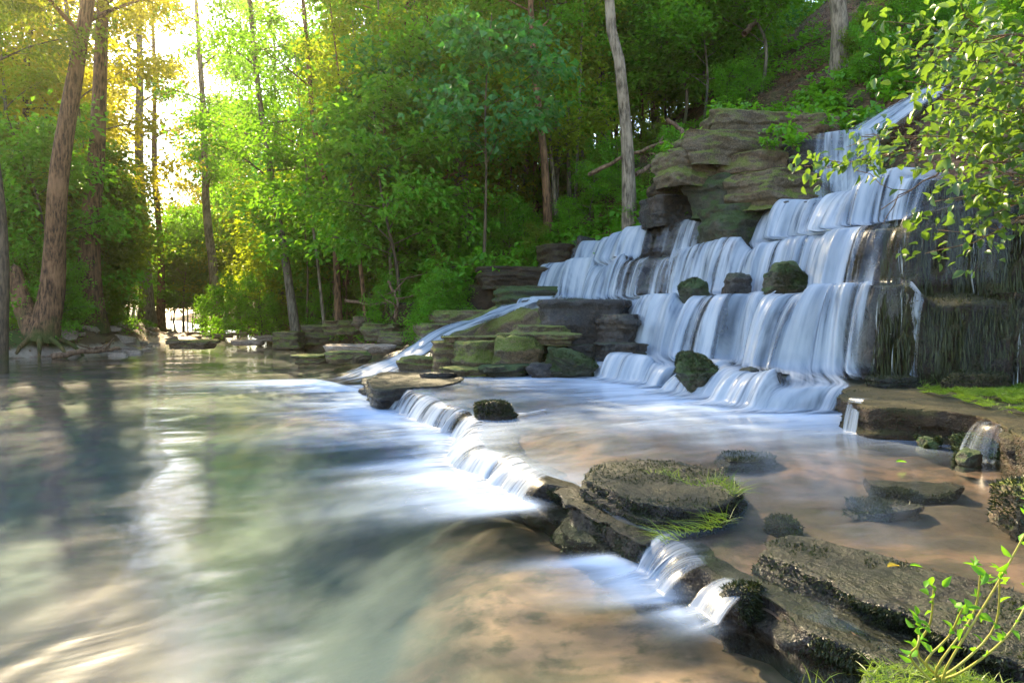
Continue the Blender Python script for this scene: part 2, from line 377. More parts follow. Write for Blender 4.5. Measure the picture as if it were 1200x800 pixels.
ZL = np.stack([ZT[k]+.12*fbm(np.stack([SARC*.7, np.full(NS, k*5.), SARC*0], -1), 41, 3)+.3*stepn(k+20, .95)*sstep(-.1, .2, fbm(np.stack([SARC*.4, np.full(NS, k*2.), SARC*0], -1), 43, 2)+.15) for k in range(4)], 1)
def at3(xy, z): return np.concatenate([xy, np.broadcast_to(np.asarray(z, float), xy.shape[:1])[:, None]], 1)
rows = []
def seg(a, b, n):
    for q in np.linspace(0, 1, n, endpoint=False): rows.append(a*(1-q)+b*q)
base = [at3(LIP[:, k]+OUT*.16, ([.2]+list(ZT[:3]))[k]-.02) for k in range(4)]; lip = [at3(LIP[:, k], ZL[:, k]) for k in range(4)]
seg(at3(LIP[:, 0]+OUT*.3, -.4), base[0], 5)
for k in range(4):
    seg(base[k], lip[k], [16, 34, 30, 26][k])
    if k < 3: seg(lip[k], base[k+1], [16, 12, 10][k])
seg(lip[3], at3(LIP[:, 3]+CD*1.6, 3.5), 12); rows.append(at3(LIP[:, 3]+CD*1.6, 3.45))
RK = np.stack(rows, 1)                                            # (NS, rows, 3)
SS = SARC[:, None]+0*RK[..., 0]
layer = np.floor(RK[..., 2]/.19+.5*vnoise(np.stack([SS*.6, 0*SS, 0*SS], -1), 51))
blk = _hash(layer.astype(np.int64), np.floor(SS/.62+_hash(layer.astype(np.int64), layer.astype(np.int64)*0, layer.astype(np.int64)*0, 3)).astype(np.int64), (layer*0).astype(np.int64), 5)-.5
disp = .24*blk*(.35+.65*sstep(2., 5., SS))+.13*fbm(RK*np.array([1.6, 1.6, 3.2]), 61, 4)+.035*fbm(RK*8, 62, 2)
flute = sstep(6., 2., SS)*(.22*fbm(np.stack([SS*4.5, RK[..., 2]*.8, 0*SS], -1), 64, 4))
RK[..., :2] += OUT[:, None]*(disp+flute)[..., None]
RK[..., 2] += .05*fbm(RK*2.1, 63, 4)
tmp = RK.copy(); RK[:, 1:-1] = .5*tmp[:, 1:-1]+.25*(tmp[:, 2:]+tmp[:, :-2]); tmp = RK.copy(); RK[1:-1] = .5*tmp[1:-1]+.25*(tmp[2:]+tmp[:-2])
def sub_sheet(G, a, b):
    S = G[a:b]; return S.reshape(-1, 3), grid_faces(S.shape[0], S.shape[1])
PXL = 600+800*LIP[..., 0]/LIP[..., 1]                              # where each lip shows, used to read the photograph's gaps
I_CL = int(np.argmin(abs(PXL[:, 1]-1024)))
V, F = sub_sheet(RK, I_CL-1, NS); ROCKV, ROCKF = sub_sheet(RK, 0, NS)
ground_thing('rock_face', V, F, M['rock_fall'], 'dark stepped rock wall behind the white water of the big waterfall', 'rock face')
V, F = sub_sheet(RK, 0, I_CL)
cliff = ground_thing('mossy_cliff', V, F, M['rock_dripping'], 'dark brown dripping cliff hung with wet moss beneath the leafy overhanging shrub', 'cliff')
cliffV = V; cliffF = F

# ================================================================ the big waterfall, one sheet over all tiers
TIER = [[(560, 640, .1), (640, 700, .45), (700, 800, .85), (800, 1000, .74)],
        [(600, 650, .85), (650, 735, .35), (735, 772, .75), (772, 832, .9), (832, 842, .55), (842, 885, .78), (885, 1008, .79), (1008, 1026, .5), (1026, 1066, .1), (1068, 1084, .55), (1086, 1300, .04)],
        [(630, 738, .82), (738, 800, .45), (800, 860, .68), (860, 1014, .79), (1014, 1050, .38), (1050, 1200, .08)],
        [(684, 768, .85), (768, 798, .22), (798, 832, .55), (832, 858, .12), (858, 892, .85), (892, 903, .25), (903, 1050, .8), (1050, 1100, .62), (1100, 1300, .08)]]
def flow_at(k):
    px = PXL[:, k]; f = np.zeros(NS)
    for a, b, v in TIER[k]: f = np.maximum(f, v*sstep(a-4, a+4, px)*sstep(b+4, b-4, px))
    return np.clip(f+.12*fbm(np.stack([SARC*3.5, np.full(NS, k*3.3), 0*SARC], -1), 71, 3)*(f > .3), 0, 1)
FL = [flow_at(k) for k in range(4)]
wr, wf, part_rows = [], [], []
def wadd(p, f): wr.append(p); wf.append(np.broadcast_to(f, (NS,)))
for q in np.linspace(0, 1, 8, endpoint=False): wadd(at3(LIP[:, 3]+CD*(1.1*(1-q)), ZL[:, 3]+.06), FL[3]*(.35+.5*q))
for k in (3, 2, 1, 0):
    zl = ZL[:, k]+.05; zb = (ZT[k-1]+.07) if k else .31
    if k: ter = np.einsum('ij,ij->i', LIP[:, k-1]-LIP[:, k], OUT)
    else: ter = np.full(NS, 2.)
    Xo = np.minimum(.5+.3*fbm(np.stack([SARC*.8, np.full(NS, k*2.2), 0*SARC], -1), 73, 2), np.maximum(ter*.8, .1)); Xo = Xo if k else Xo*.8
    st = len(wr)
    for q in np.linspace(0, 1, 20, endpoint=False):
        z = zl-(zl-zb)*q**1.7
        wadd(at3(LIP[:, k]+OUT*(.03+Xo*q**.9)[:, None], z), FL[k]*(1-.08*q)+.12*sstep(.75, 1, q)*(FL[k] > .3))
    part_rows.append((st-2, len(wr)+1))
    if k:
        a = at3(LIP[:, k]+OUT*(.03+Xo)[:, None], zb); b = at3(LIP[:, k-1]-OUT*.02, ZL[:, k-1]+.055)
        for q in np.linspace(0, 1, 10, endpoint=False):
            sp = (FL[k] > .3)*.16*np.exp(-q*4)
            wadd(a*(1-q)+b*q+np.array([0, 0, .05])*np.exp(-((q-.12)/.12)**2), FL[k]*(1-q)*.9+FL[k-1]*q*.9+sp-.1*np.sin(q*3.14))
    else:
        a = at3(LIP[:, 0]+OUT*(.03+Xo)[:, None], zb)
        for q in np.linspace(0, 1, 8): wadd(a+np.concatenate([OUT*(.6*q), np.full((NS, 1), .03*(1-q))], 1), FL[0]*(1-q)*1.0)
WG = np.stack(wr, 1); WF = np.stack(wf, 1)
for _ in range(3):
    t_ = WG.copy(); WG[:, 1:-1] = .5*t_[:, 1:-1]+.25*(t_[:, 2:]+t_[:, :-2])
    t_ = WF.copy(); WF[:, 1:-1] = .5*t_[:, 1:-1]+.25*(t_[:, 2:]+t_[:, :-2])
WG[..., :2] += OUT[:, None]*(.05*fbm(np.stack([SARC[:, None]*5+0*WF, WG[..., 2]*.4, 0*WF], -1), 77, 3))[..., None]
vl = np.concatenate([np.zeros((NS, 1)), np.cumsum(np.linalg.norm(np.diff(WG, axis=1), axis=2), axis=1)], 1)
UV = np.stack([SARC[:, None]+0*vl, vl], -1)
wroot = tag(empty('waterfall', (3.2, 10.5, .3)), 'broad white waterfall tumbling over dark stepped ledges', 'waterfall')
# parts: one curtain per tier, cut on the flat ledges between the drops
cuts = [0]+[part_rows[i][1]+3 for i in range(3)]+[WG.shape[1]-1]
for a, b in zip(cuts[:-1], cuts[1:]):
    keep = np.zeros(WF.shape, bool); g = WG[:, a:b+1]; nn = b+1-a
    Fq = grid_faces(NS, nn); fm = WF[:, a:b+1].reshape(-1)
    Fq = Fq[fm[Fq].max(1) > .03]
    us = np.unique(Fq); mp = np.full(NS*nn, -1); mp[us] = np.arange(len(us))
    child('curtain', g.reshape(-1, 3)[us], mp[Fq], M['fall'], wroot, uv=UV[:, a:b+1].reshape(-1, 2)[us], attrs={'foam': fm[us]})

# ================================================================ hillside sheet rising behind the falls and along the right bank
HC = [(5.6, -14, .3, 1, 0, .5), (5.4, -4, .3, 1, 0, .55), (5.5, 1.5, .4, 1, .02, .6), (6.0, 4.2, .5, 1, .08, .65), (7.4, 6.0, .8, .97, .2, .7)]
for i in (0, 1, 3, 5, 6, 7, 8, 9):
    c = COLS[i]; dx, dy = c[8:10]
    HC.append((c[6]+dx*1.3, c[7]+dy*1.3, 3.5, dx, dy, .78))
HC += [(2.0, 21.8, 3.3, .84, .54, .78), (-.3, 20.9, 1.75, .8, .6, .75), (-2.5, 19.8, .45, .78, .62, .7), (-4.0, 20.4, .12, .78, .62, .66), (-5.6, 22.8, .05, .8, .6, .62),
       (-7.4, 26.5, .05, .82, .57, .6), (-10.5, 31.5, .05, .83, .55, .55), (-15.5, 41, .05, .84, .54, .5), (-25, 60, .05, .84, .54, .4), (-45, 95, .05, .84, .54, .3), (-70, 140, .05, .84, .54, .25)]
HN = 420
HCC = catmull(np.array(HC), HN); HD = unit(HCC[:, 3:5])
dist = np.concatenate([[-1.2, -.5], np.linspace(0, 12, 80), np.linspace(12.4, 40, 50), [50, 70, 110]])
G = np.zeros((HN, len(dist), 3))
G[..., :2] = HCC[:, None, :2]+HD[:, None]*dist[None, :, None]
rise = np.clip(dist, -1, 30); rise = np.where(dist > 26, 26+(1-np.exp(-(dist-26)/14))*10, rise)
G[..., 2] = HCC[:, None, 2]+HCC[:, None, 5]*rise[None]
amp = sstep(-.6, 2., dist)[None]
G[..., 2] += amp*(.55*fbm(G*.28, 81, 4)+.22*fbm(G*1.1, 82, 4))
# low rock shelves across the slope
stepz = G[..., 2]/.9+.8*fbm(G*.25, 83, 3); fr_ = stepz-np.floor(stepz)
G[..., 2] += amp*.28*(sstep(.35, .65, fr_)-fr_)*sstep(.0, .35, fbm(G*.2, 84, 3)+.15)
HV = G.reshape(-1, 3); HF = grid_faces(HN, len(dist))
tag(link('hillside', mk_mesh('hillside', HV, HF, M['hill'])), kind='structure')
_allV = np.concatenate([BEDV, HV]); _allF = np.concatenate([BEDF, HF+len(BEDV)])
BVH = BVHTree.FromPolygons([tuple(v) for v in _allV.tolist()], [tuple(f) for f in _allF.tolist()])
def ground(x, y):
    h = BVH.ray_cast(Vector((x, y, 90)), Vector((0, 0, -1)))
    return (h[0].z, h[1]) if h[0] is not None else (0., Vector((0, 0, 1)))

# ================================================================ the shelf above the low ledge
EDGE = np.array([(3.6, -3), (2.6, .9), (2.0, 2.0), (1.56, 2.7), (1.22, 3.25), (1.03, 3.65), (.85, 4.1), (.66, 4.6), (.48, 5.15), (.12, 6.0), (-.3, 6.6), (-.36, 7.35), (-.4, 8.05), (-1.1, 9.6), (-1.8, 11.0), (-2.55, 12.1), (-2.65, 13.0), (-2.1, 14.3)])
INNR = np.array([(7, -3), (6.6, .9), (6.7, 2.0), (6.8, 2.8), (6.9, 3.5), (7.1, 4.2), (7.3, 4.8), (7.6, 5.6), (8.0, 6.6), (8.4, 8.0), (6.8, 8.8), (5.3, 9.4), (4.6, 10.2), (3.8, 11.4), (3.0, 12.7), (2.0, 14.1), (1.0, 15), (-.3, 16)])
zed = lambda y: np.interp(y, [2.9, 4, 5, 6.4, 7.2, 8, 10], [.125, .15, .16, .19, .225, .255, .285])
zin = lambda y: np.interp(y, [2.5, 5, 8], [.22, .27, .3])
NE = 640
EI = catmull(np.concatenate([EDGE, INNR], 1), NE); E = EI[:, :2].copy(); I = EI[:, 2:]
ES = np.concatenate([[0], np.cumsum(np.linalg.norm(np.diff(E, axis=0), axis=1))])
et = unit(np.gradient(E, axis=0)); EO = np.stack([-et[:, 1], et[:, 0]], 1)          # outward, towards the pool
if (EO[NE//2]@np.array([-1, -.3])) < 0: EO = -EO
E += EO*(.1*fbm(np.stack([ES*1.6, 0*ES, 0*ES], -1), 91, 4))[:, None]
EZ = zed(E[:, 1]); IZ = zin(I[:, 1])
def shelf_pt(q, off):
    u = q**1.25
    return at3(E*(1-u)+I*u, EZ+(IZ-EZ)*sstep(0, .4, np.full(NE, q))+off)
tag(link('shelf', mk_mesh('shelf', (lambda SG: (SG.__setitem__((slice(None), slice(None), 2), SG[..., 2]+.08*fbm(SG*.9, 94, 4)+.035*fbm(SG*4, 95, 3)), SG.reshape(-1, 3))[1])(
    np.stack([shelf_pt(q, -.075) for q in np.linspace(.012, 1, 80)], 1)), grid_faces(NE, 80), M['shelf_bed'])), kind='structure')
# the rocky rim of the shelf
rows = []
for q in np.linspace(0, 1, 26): rows.append(at3(E+EO*(.05*(1-q)), -.6+(EZ+.575)*q))
for q in np.linspace(0, 1, 14)[1:]: rows.append(at3(E-EO*(.42*q), EZ-.02-.09*q*q))
SG = np.stack(rows, 1); u_ = ES[:, None]+0*SG[..., 0]
lay = np.floor(SG[..., 2]/.085+.4*vnoise(np.stack([u_*.8, 0*u_, 0*u_], -1), 4)).astype(np.int64)
face = np.where(np.arange(SG.shape[1]) < 26, 1., .0)[None]
SG[..., :2] += EO[:, None]*((.13*(_hash(lay, np.floor(u_/.45+_hash(lay, lay*0, lay*0, 3)).astype(np.int64), lay*0, 8)-.4)+.07*fbm(SG*3, 93, 3)+.025*fbm(SG*12, 96, 2))*face)[..., None]
SG[:, 20:, 2] += .05*fbm(SG[:, 20:]*2.2, 98, 4)+.02*fbm(SG[:, 20:]*9, 99, 2)
t_ = SG.copy(); SG[1:-1] = .5*t_[1:-1]+.25*(t_[2:]+t_[:-2])
LEDGEV, LEDGEF = SG.reshape(-1, 3), grid_faces(NE, SG.shape[1])
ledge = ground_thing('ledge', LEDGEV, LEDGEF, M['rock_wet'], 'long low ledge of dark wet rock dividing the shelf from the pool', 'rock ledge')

# water on the shelf
nt = 90; tq = np.linspace(0, 1, nt)
WGs = np.stack([shelf_pt(q, .012) for q in tq], 1)
wid = np.linalg.norm(I-E, axis=1)
xs, ys = WGs[..., 0], WGs[..., 1]
d0 = np.full(xs.shape, 1e9)
sel = [i for i in range(0, NS, 4) if PXL[i, 0] < 1004 and PXL[i, 0] > 690]
for i in sel: d0 = np.minimum(d0, np.hypot(xs-LIP[i, 0, 0]-.25*OUT[i, 0], ys-LIP[i, 0, 1]-.25*OUT[i, 1]))
shx = 600+800*xs/np.maximum(ys, .5)
fo = .5*np.exp(-d0/.6)+.36*np.exp(-d0/3.)
fo = fo*sstep(4.4, 6.6, ys+.5*np.clip(2-xs, 0, 3))+.005
d1 = np.full(xs.shape, 1e9)
for p in E[(E[:, 1] > 5.1) & (E[:, 1] < 11)][::6]: d1 = np.minimum(d1, np.hypot(xs-p[0], ys-p[1]))
fo = np.maximum(fo, .24*np.exp(-d1/1.1))
fo += .1*fbm(WGs*np.array([.8, .8, 0]), 97, 3)*sstep(4, 6, ys)
tag(link('shelf_water', mk_mesh('shelf_water', WGs.reshape(-1, 3), grid_faces(NE, nt), M['shelf_water'],
    uv=np.stack([ES[:, None]*.8+0*xs, tq[None]*wid[:, None]], -1).reshape(-1, 2), attrs={'foam': np.clip(fo, 0, 1).ravel()})), kind='structure')

# ---------------------------------------------------------------- small falls over the low ledge
def spill(name, pts, z0, z1, X, label, cat='waterfall', group=None, f=.8, back=.25, mat='fall_small', n=90, tail=.35, seed=0, split=True):
    P = catmull(np.array(pts, float), n); s = np.concatenate([[0], np.cumsum(np.linalg.norm(np.diff(P, axis=0), axis=1))])
    tg = unit(np.gradient(P, axis=0)); o = np.stack([-tg[:, 1], tg[:, 0]], 1)
    if o.mean(0)@np.array([-1., -.45]) < 0: o = -o
    z0 = z0(P[:, 1]) if callable(z0) else np.full(n, z0)
    nz = fbm(np.stack([s*6, 0*s+seed, 0*s], -1), 101, 3); ends = np.minimum(1, np.minimum(np.arange(n), np.arange(n)[::-1])/(n*.06))
    r, w = [], []
    for q in np.linspace(0, 1, 6, endpoint=False): r.append(at3(P-o*(back*(1-q)), z0+.012)); w.append(f*(.0+.75*q)*ends)
    for q in np.linspace(0, 1, 16, endpoint=False):
        r.append(at3(P+o*((X*(1+.35*nz))*q**.85)[:, None], z0+.012-(z0-z1)*q**1.8)); w.append((f+.22*nz+.1*q)*ends)
    for q in np.linspace(0, 1, 6): r.append(at3(P+o*((X*(1+.35*nz))+tail*q)[:, None], z1+.015)); w.append((f+.1)*(1-q)*ends)
    g = np.stack(r, 1); w = np.clip(np.stack(w, 1), 0, 1)
    v = np.concatenate([np.zeros((n, 1)), np.cumsum(np.linalg.norm(np.diff(g, axis=1), axis=2), axis=1)], 1)
    return ground_thing(name, g.reshape(-1, 3), grid_faces(n, g.shape[1]), M[mat], label, cat, group, uv=np.stack([s[:, None]+0*v, v], -1).reshape(-1, 2), attrs={'foam': w.ravel()})
def edge_span(a, b):
    """ledge points between two picture columns"""
    px = 600+800*E[:, 0]/np.maximum(E[:, 1], .3); ok = [i for i in range(NE) if E[i, 1] > 2 and a <= px[i] <= b]
    return E[ok[::max(1, len(ok)//10)]]
FALLS = []
g_ = 'low falls along the ledge'
FALLS.append(spill('low_waterfall', edge_span(462, 556), zed, .0, .28, 'long low curtain of white water near the mossy corner stone of the ledge', group=g_, f=.64, seed=1))
FALLS.append(spill('low_waterfall', edge_span(548, 655), zed, .0, .3, 'low curtain of white water between the shaggy mossy rock and the layered grass-topped rock', group=g_, f=.76, seed=2))
FALLS.append(spill('low_waterfall', edge_span(768, 834), zed, .0, .26, 'short spill beside the grassy end of the layered rock', group=g_, f=.66, seed=3))
FALLS.append(spill('low_waterfall', edge_span(846, 884), zed, .02, .2, 'narrow trickle at the tip of the long dark foreground slab', group=g_, f=.6, seed=4))

# ================================================================ pool water
px_ = np.concatenate([np.linspace(-90, -30, 40)[:-1], np.linspace(-30, -8, 90)[:-1], np.linspace(-8, 3.2, 190), np.linspace(3.4, 7, 10)])
py_ = np.concatenate([np.linspace(-8, 1.2, 20)[:-1], np.linspace(1.2, 9, 170)[:-1], np.linspace(9, 18, 110)[:-1], np.linspace(18, 110, 140)])
X, Y = np.meshgrid(px_, py_, indexing='ij')
fo = np.zeros(X.shape)
fd = unit(np.array([-.93, -.36])); fn = np.array([-fd[1], fd[0]])
def wake(pts, a, L, w, out=.25, d=fd, spread=.1):
    global fo
    n_ = np.array([-d[1], d[0]]); acc = np.zeros(X.shape)
    for p in catmull(np.array(pts, float), 60):
        dx, dy = X-p[0]-d[0]*out, Y-p[1]-d[1]*out; al = dx*d[0]+dy*d[1]; ac = dx*n_[0]+dy*n_[1]
        ww = w+np.maximum(al, 0)*spread
        acc = np.maximum(acc, np.exp(-np.where(al > 0, al/L, -al/.1))*np.exp(-(ac/ww)**2))
    fo = np.maximum(fo, acc*a)
wake(edge_span(455, 556), .62, 1.1, .2); wake(edge_span(548, 655), .72, .75, .16); wake(edge_span(764, 826), .8, .33, .12, d=unit(np.array([-.97, -.15]))); wake(edge_span(842, 878), .5, .2, .08)
CH = np.array([(1.1, 18.4, 1.82, .6), (.2, 17.75, 1.66, .58), (-.8, 16.8, 1.3, .56), (-1.6, 15.9, 1.0, .62), (-2.1, 15.3, .64, .72), (-2.7, 14.8, .32, .9), (-3.3, 14.3, .1, 1.15), (-4.1, 13.9, .0, 1.3)])
wake([(-4.3, 14.9), (-3.6, 14.0), (-3.0, 13.1)], .8, 1.3, .3, out=0., d=unit(np.array([-.97, -.22])))
PP = np.stack([X, Y, 0*X], -1)
ua = X*fd[0]+Y*fd[1]; uc = X*fn[0]+Y*fn[1]
milk = .004+.034*sstep(-.1, .5, fbm(np.stack([ua*.22, uc*.5, 0*X], -1), 111, 4))+.035*sstep(.2, -2., X)*sstep(1, 3, Y)*sstep(12, 6, Y)
fo = np.clip(np.maximum(fo*(1+.35*fbm(np.stack([ua*.6, uc*3., 0*X], -1), 113, 3)), milk), 0, 1)
Z = .012*fbm(np.stack([ua*.5, uc*1.2, 0*X], -1), 115, 3)+.02*np.clip(fo-.3, 0, 1)
tag(link('pool_water', mk_mesh('pool_water', np.stack([X, Y, Z], -1).reshape(-1, 3), grid_faces(*X.shape), M['pool'],
    uv=np.stack([uc+.35*fbm(PP*.35, 117, 3), ua], -1).reshape(-1, 2), attrs={'foam': fo.ravel()})), kind='structure')

# ---------------------------------------------------------------- the chute at the far end and the cascade at the top
def chute(name, C, f, label, n=120, m=26, seed=0, mat='fall'):
    Q = catmull(C, n); P = Q[:, :3]; w = Q[:, 3]; T = unit(np.gradient(P, axis=0)); S = unit(np.cross(T, np.array([0, 0, 1.])))
    a = np.linspace(-1, 1, m); s = np.concatenate([[0], np.cumsum(np.linalg.norm(np.diff(P, axis=0), axis=1))])
    g = P[:, None]+S[:, None]*(a[None, :, None]*w[:, None, None]); g[..., 2] += .05*(1-a**2)[None]+.07*fbm(np.stack([s[:, None]*1.2+0*a, a[None]*3+0*s[:, None], 0*s[:, None]+0*a], -1), 121+seed, 3)
    fl = f*np.minimum(1, (1-abs(a))*1.6)[None]*np.minimum(1, (n-1-np.arange(n))/(n*.2))[:, None]*np.minimum(1, (1+np.arange(n))/6)[:, None]
    return ground_thing(name, g.reshape(-1, 3), grid_faces(n, m), M[mat], label, 'waterfall', uv=np.stack([a[None]*w[:, None]*1.2+3, s[:, None]+0*a], -1).reshape(-1, 2), attrs={'foam': fl.ravel()})
chute('water_chute', CH, .84, 'white ribbon of water sliding down the sloping rock to the pool')
UC = np.array([tuple(at(1130, 92, 16.5))+(.8,), tuple(at(1090, 108, 15.6))+(.75,), tuple(at(1050, 132, 14.8))+(.7,), tuple(at(1015, 154, 14.0))+(.75,), tuple(at(990, 163, 13.5))+(.7,)])
chute('upper_cascade', UC, .85, 'white cascade high on the slope half hidden by leaves', seed=3)
p0, p1 = at(955, 158, 13.6), at(1030, 158, 13.2)
spill('thin_waterfall', [p0[:2], (p0[:2]+p1[:2])/2-.1, p1[:2]], p0[2], 3.62, .25, 'thin veil of water dropping from the high cascade onto the waterfall top', f=.5, mat='fall', seed=9)
# ================================================================ rocks
def rock_geo(c, h, rz=0., seed=0, e=.42, rough=.26, strata=.1, tilt=(0, 0), nu=96, nv=64, facets=24):
    th = np.linspace(0, 2*np.pi, nu, endpoint=False); ph = np.linspace(-np.pi/2+.02, np.pi/2-.02, nv)
    T, Pp = np.meshgrid(th, ph, indexing='ij'); f = lambda a: np.sign(a)*np.abs(a)**e
    V = np.stack([f(np.cos(T))*f(np.cos(Pp)), f(np.sin(T))*f(np.cos(Pp)), f(np.sin(Pp))], -1)
    e2 = e; h = np.array(h, float); q = V*h; sc = float(h.min())
    n = fbm(q/(h.mean()*1.1)+seed*7.3, seed, 3); q = q*(1+.38*n[..., None]*np.array([1, 1, .45]))
    lay = fbm(np.stack([q[..., 2]/(.34*sc)+seed, 0*n, .4*n], -1), seed+5, 2); q[..., :2] *= (1+strata*1.5*lay*(1-abs(V[..., 2])**4))[..., None]
    rg_ = np.random.default_rng(seed*13+1)
    for k_ in range(facets):
        nn = unit(rg_.normal(0, 1, 3)*np.array([1, 1, .55])); pr_ = q@nn; lim = pr_.max()*rg_.uniform(.66, .95); q = q-np.maximum(pr_-lim, 0)[..., None]*nn*.9
    gr = np.zeros(n.shape)
    for k_ in range(2):
        zc = rg_.uniform(-.6, .6)*h[2]; gr += np.exp(-((q[..., 2]-zc-.12*h[2]*fbm(q/(sc*1.2), seed+40+k_, 2))/(.07*sc+.008))**2)
    q[..., :2] *= (1-.09*gr*strata*8)[..., None]
    d = rough*sc*(fbm(q/(sc*.55)+seed*3.1, seed+9, 4)*.75+fbm(q*9+seed, seed+12, 4)*.3)
    q = q+unit(V)*d[..., None]
    a, b = tilt; ca, sa, cb, sb = math.cos(a), math.sin(a), math.cos(b), math.sin(b)
    q = q@np.array([[1, 0, 0], [0, ca, sa], [0, -sa, ca]])@np.array([[cb, 0, -sb], [0, 1, 0], [sb, 0, cb]])
    cz, sz = math.cos(rz), math.sin(rz); q = q@np.array([[cz, sz, 0], [-sz, cz, 0], [0, 0, 1]])+np.array(c)
    a_ = np.arange(nu*nv).reshape(nu, nv); F = grid_faces(nu, nv, True)
    V = np.concatenate([q.reshape(-1, 3), [q[:, 0].mean(0), q[:, -1].mean(0)]]); k = nu*nv
    r = np.roll(a_, -1, 0)
    return V, [F, np.stack([r[:, 0], a_[:, 0], np.full(nu, k)], -1), np.stack([a_[:, -1], r[:, -1], np.full(nu, k+1)], -1)]
def slab_geo(outline, zt, zb, seed=0, nu=150, nr=34, ns=26, rough=.05, under=.06, top=.03, ledges=.06, thick=.085):
    P = np.array(outline, float); Q = catmull(np.concatenate([P, P[:1]])[:, :2] if False else np.concatenate([P, P[:1]]), nu+1)[:-1]
    c = Q.mean(0); g = []
    for q in np.linspace(0.02, 1, nr): g.append(np.concatenate([c+(Q-c)*q, np.full((nu, 1), zt)], 1))
    D = unit(Q-c)
    for q in np.linspace(0, 1, ns)[1:]: g.append(np.concatenate([Q+D*(.02-under*q*q), np.full((nu, 1), zt+(zb-zt)*q)], 1))
    G = np.stack(g, 1); side = np.zeros(G.shape[1]); side[nr-1:] = 1; side[nr-5:nr-1] = (.25, .45, .65, .85)
    lay = _hash(np.floor((G[..., 2]-zt)/thick+.5*vnoise(G*np.array([2, 2, 0]), seed)).astype(np.int64), np.full(G.shape[:2], seed), np.zeros(G.shape[:2], np.int64), 2)-.5
    d = rough*2.2*fbm(G*np.array([2.3, 2.3, 4])+seed, seed, 4)+ledges*1.6*lay+.022*fbm(G*13, seed+1, 3)
    G[..., :2] += D[:, None]*(d*side[None])[..., None]
    G[..., 2] += top*.9*fbm(G*1.7+seed, seed+3, 4)*(1-.6*side)+.014*fbm(G*11, seed+4, 3)
    k = nu*G.shape[1]; a = np.arange(k).reshape(nu, -1); r = np.roll(a, -1, 0)
    V = np.concatenate([G.reshape(-1, 3), [G[:, 0].mean(0)]])
    return V, [grid_faces(nu, G.shape[1], True), np.stack([r[:, 0], a[:, 0], np.full(nu, k)], -1)[:, ::-1]]
def face_samples(V, F, n, rng, ok=None, sheet=False):
    Q = np.concatenate([np.concatenate([f[:, :3], f[:, [0, 2, 3]]]) if f.shape[1] == 4 else f for f in (F if isinstance(F, list) else [F])])
    a, b, c = V[Q[:, 0]], V[Q[:, 1]], V[Q[:, 2]]; N = np.cross(b-a, c-a); A = np.linalg.norm(N, axis=1); N = N/np.maximum(A, 1e-12)[:, None]
    if ok is not None: A = A*ok((a+b+c)/3, N)
    if sheet: N = N*np.sign((N@np.array([-.9, -.45, .25]))+1e-9)[:, None]
    i = rng.choice(len(Q), n, p=A/A.sum()); u, v = rng.random(n), rng.random(n); fl = u+v > 1; u[fl], v[fl] = 1-u[fl], 1-v[fl]
    return a[i]+(b-a)[i]*u[:, None]+(c-a)[i]*v[:, None], N[i]
def fuzz(V, F, n, rng, ln=.03, wd=.008, ok=None, down=.5, outw=.7, sheet=False):
    P, N = face_samples(V, F, n, rng, ok, sheet)
    D = unit(N*outw+np.array([0, 0, -down])+rng.normal(0, .33, (n, 3)))
    L = ln*rng.uniform(.5, 1.5, n); return leaf_mesh(P-N*.006, D, rng.normal(0, 1, (n, 3)), L, wd*rng.uniform(.7, 1.4, n), droop=.2, fold=.05)
def outline_fix(V, F):
    return V, F
def block(name, c, h, rz, seed, mat, label, cat='rock', group=None, moss=0, mossmat='moss_blade', tilt=(0, 0), thick=.11, **kw):
    rg_ = np.random.default_rng(seed); k = int(rg_.integers(7, 10)); th = np.sort(np.linspace(0, 6.283, k, endpoint=False)+rg_.uniform(-.22, .22, k))
    f_ = lambda a: np.sign(a)*np.abs(a)**.55
    ol = np.stack([f_(np.cos(th))*h[0], f_(np.sin(th))*h[1]], 1)*rg_.uniform(.82, 1.12, (k, 1))
    V, F = slab_geo(ol, h[2], -h[2]*1.15, seed, nu=120, nr=22, ns=30, rough=.06, under=.1, top=.05, ledges=.075, thick=thick)
    V = V+np.stack([0*V[:, 0], 0*V[:, 0], V[:, 0]*tilt[1]+V[:, 1]*tilt[0]], 1)
    cz, sz = math.cos(rz), math.sin(rz); V = V@np.array([[cz, sz, 0], [-sz, cz, 0], [0, 0, 1]])+np.array(c)
    b = np.array([c[0], c[1], V[:, 2].min()]); o = link(name, mk_mesh(name, V-b, F, M[mat]), loc=b); tag(o, label, cat, group)
    if moss:
        v, f = fuzz(V, F, moss, RNG, .03, .01, down=.2, ok=lambda c_, n_: sstep(-.15, .2, fbm(c_*3, seed+4, 3))*(n_[:, 2] > -.4))
        link('moss', mk_mesh('moss', v-b, f, M[mossmat]), parent=o)
    return o
side_ok = lambda c, n: (np.abs(n[:, 2]) < .75)*(.25+sstep(-.1, .25, fbm(c*3.1, 201, 3)))
def rock(name, c, h, rz, seed, mat, label, cat='rock', group=None, moss=0, mossmat='moss_blade', **kw):
    V, F = rock_geo(c, h, rz, seed, **kw)
    b = np.array([c[0], c[1], V[:, 2].min()])
    o = link(name, mk_mesh(name, V-b, F, M[mat]), loc=b); tag(o, label, cat, group)
    if moss:
        v, f = fuzz(V, F, moss, RNG, .028, .009, down=.2, ok=lambda c_, n_: sstep(-.15, .2, fbm(c_*3, seed+4, 3))*(n_[:, 2] > -.3))
        link('moss', mk_mesh('moss', v-b, f, M[mossmat]), parent=o)
    return o
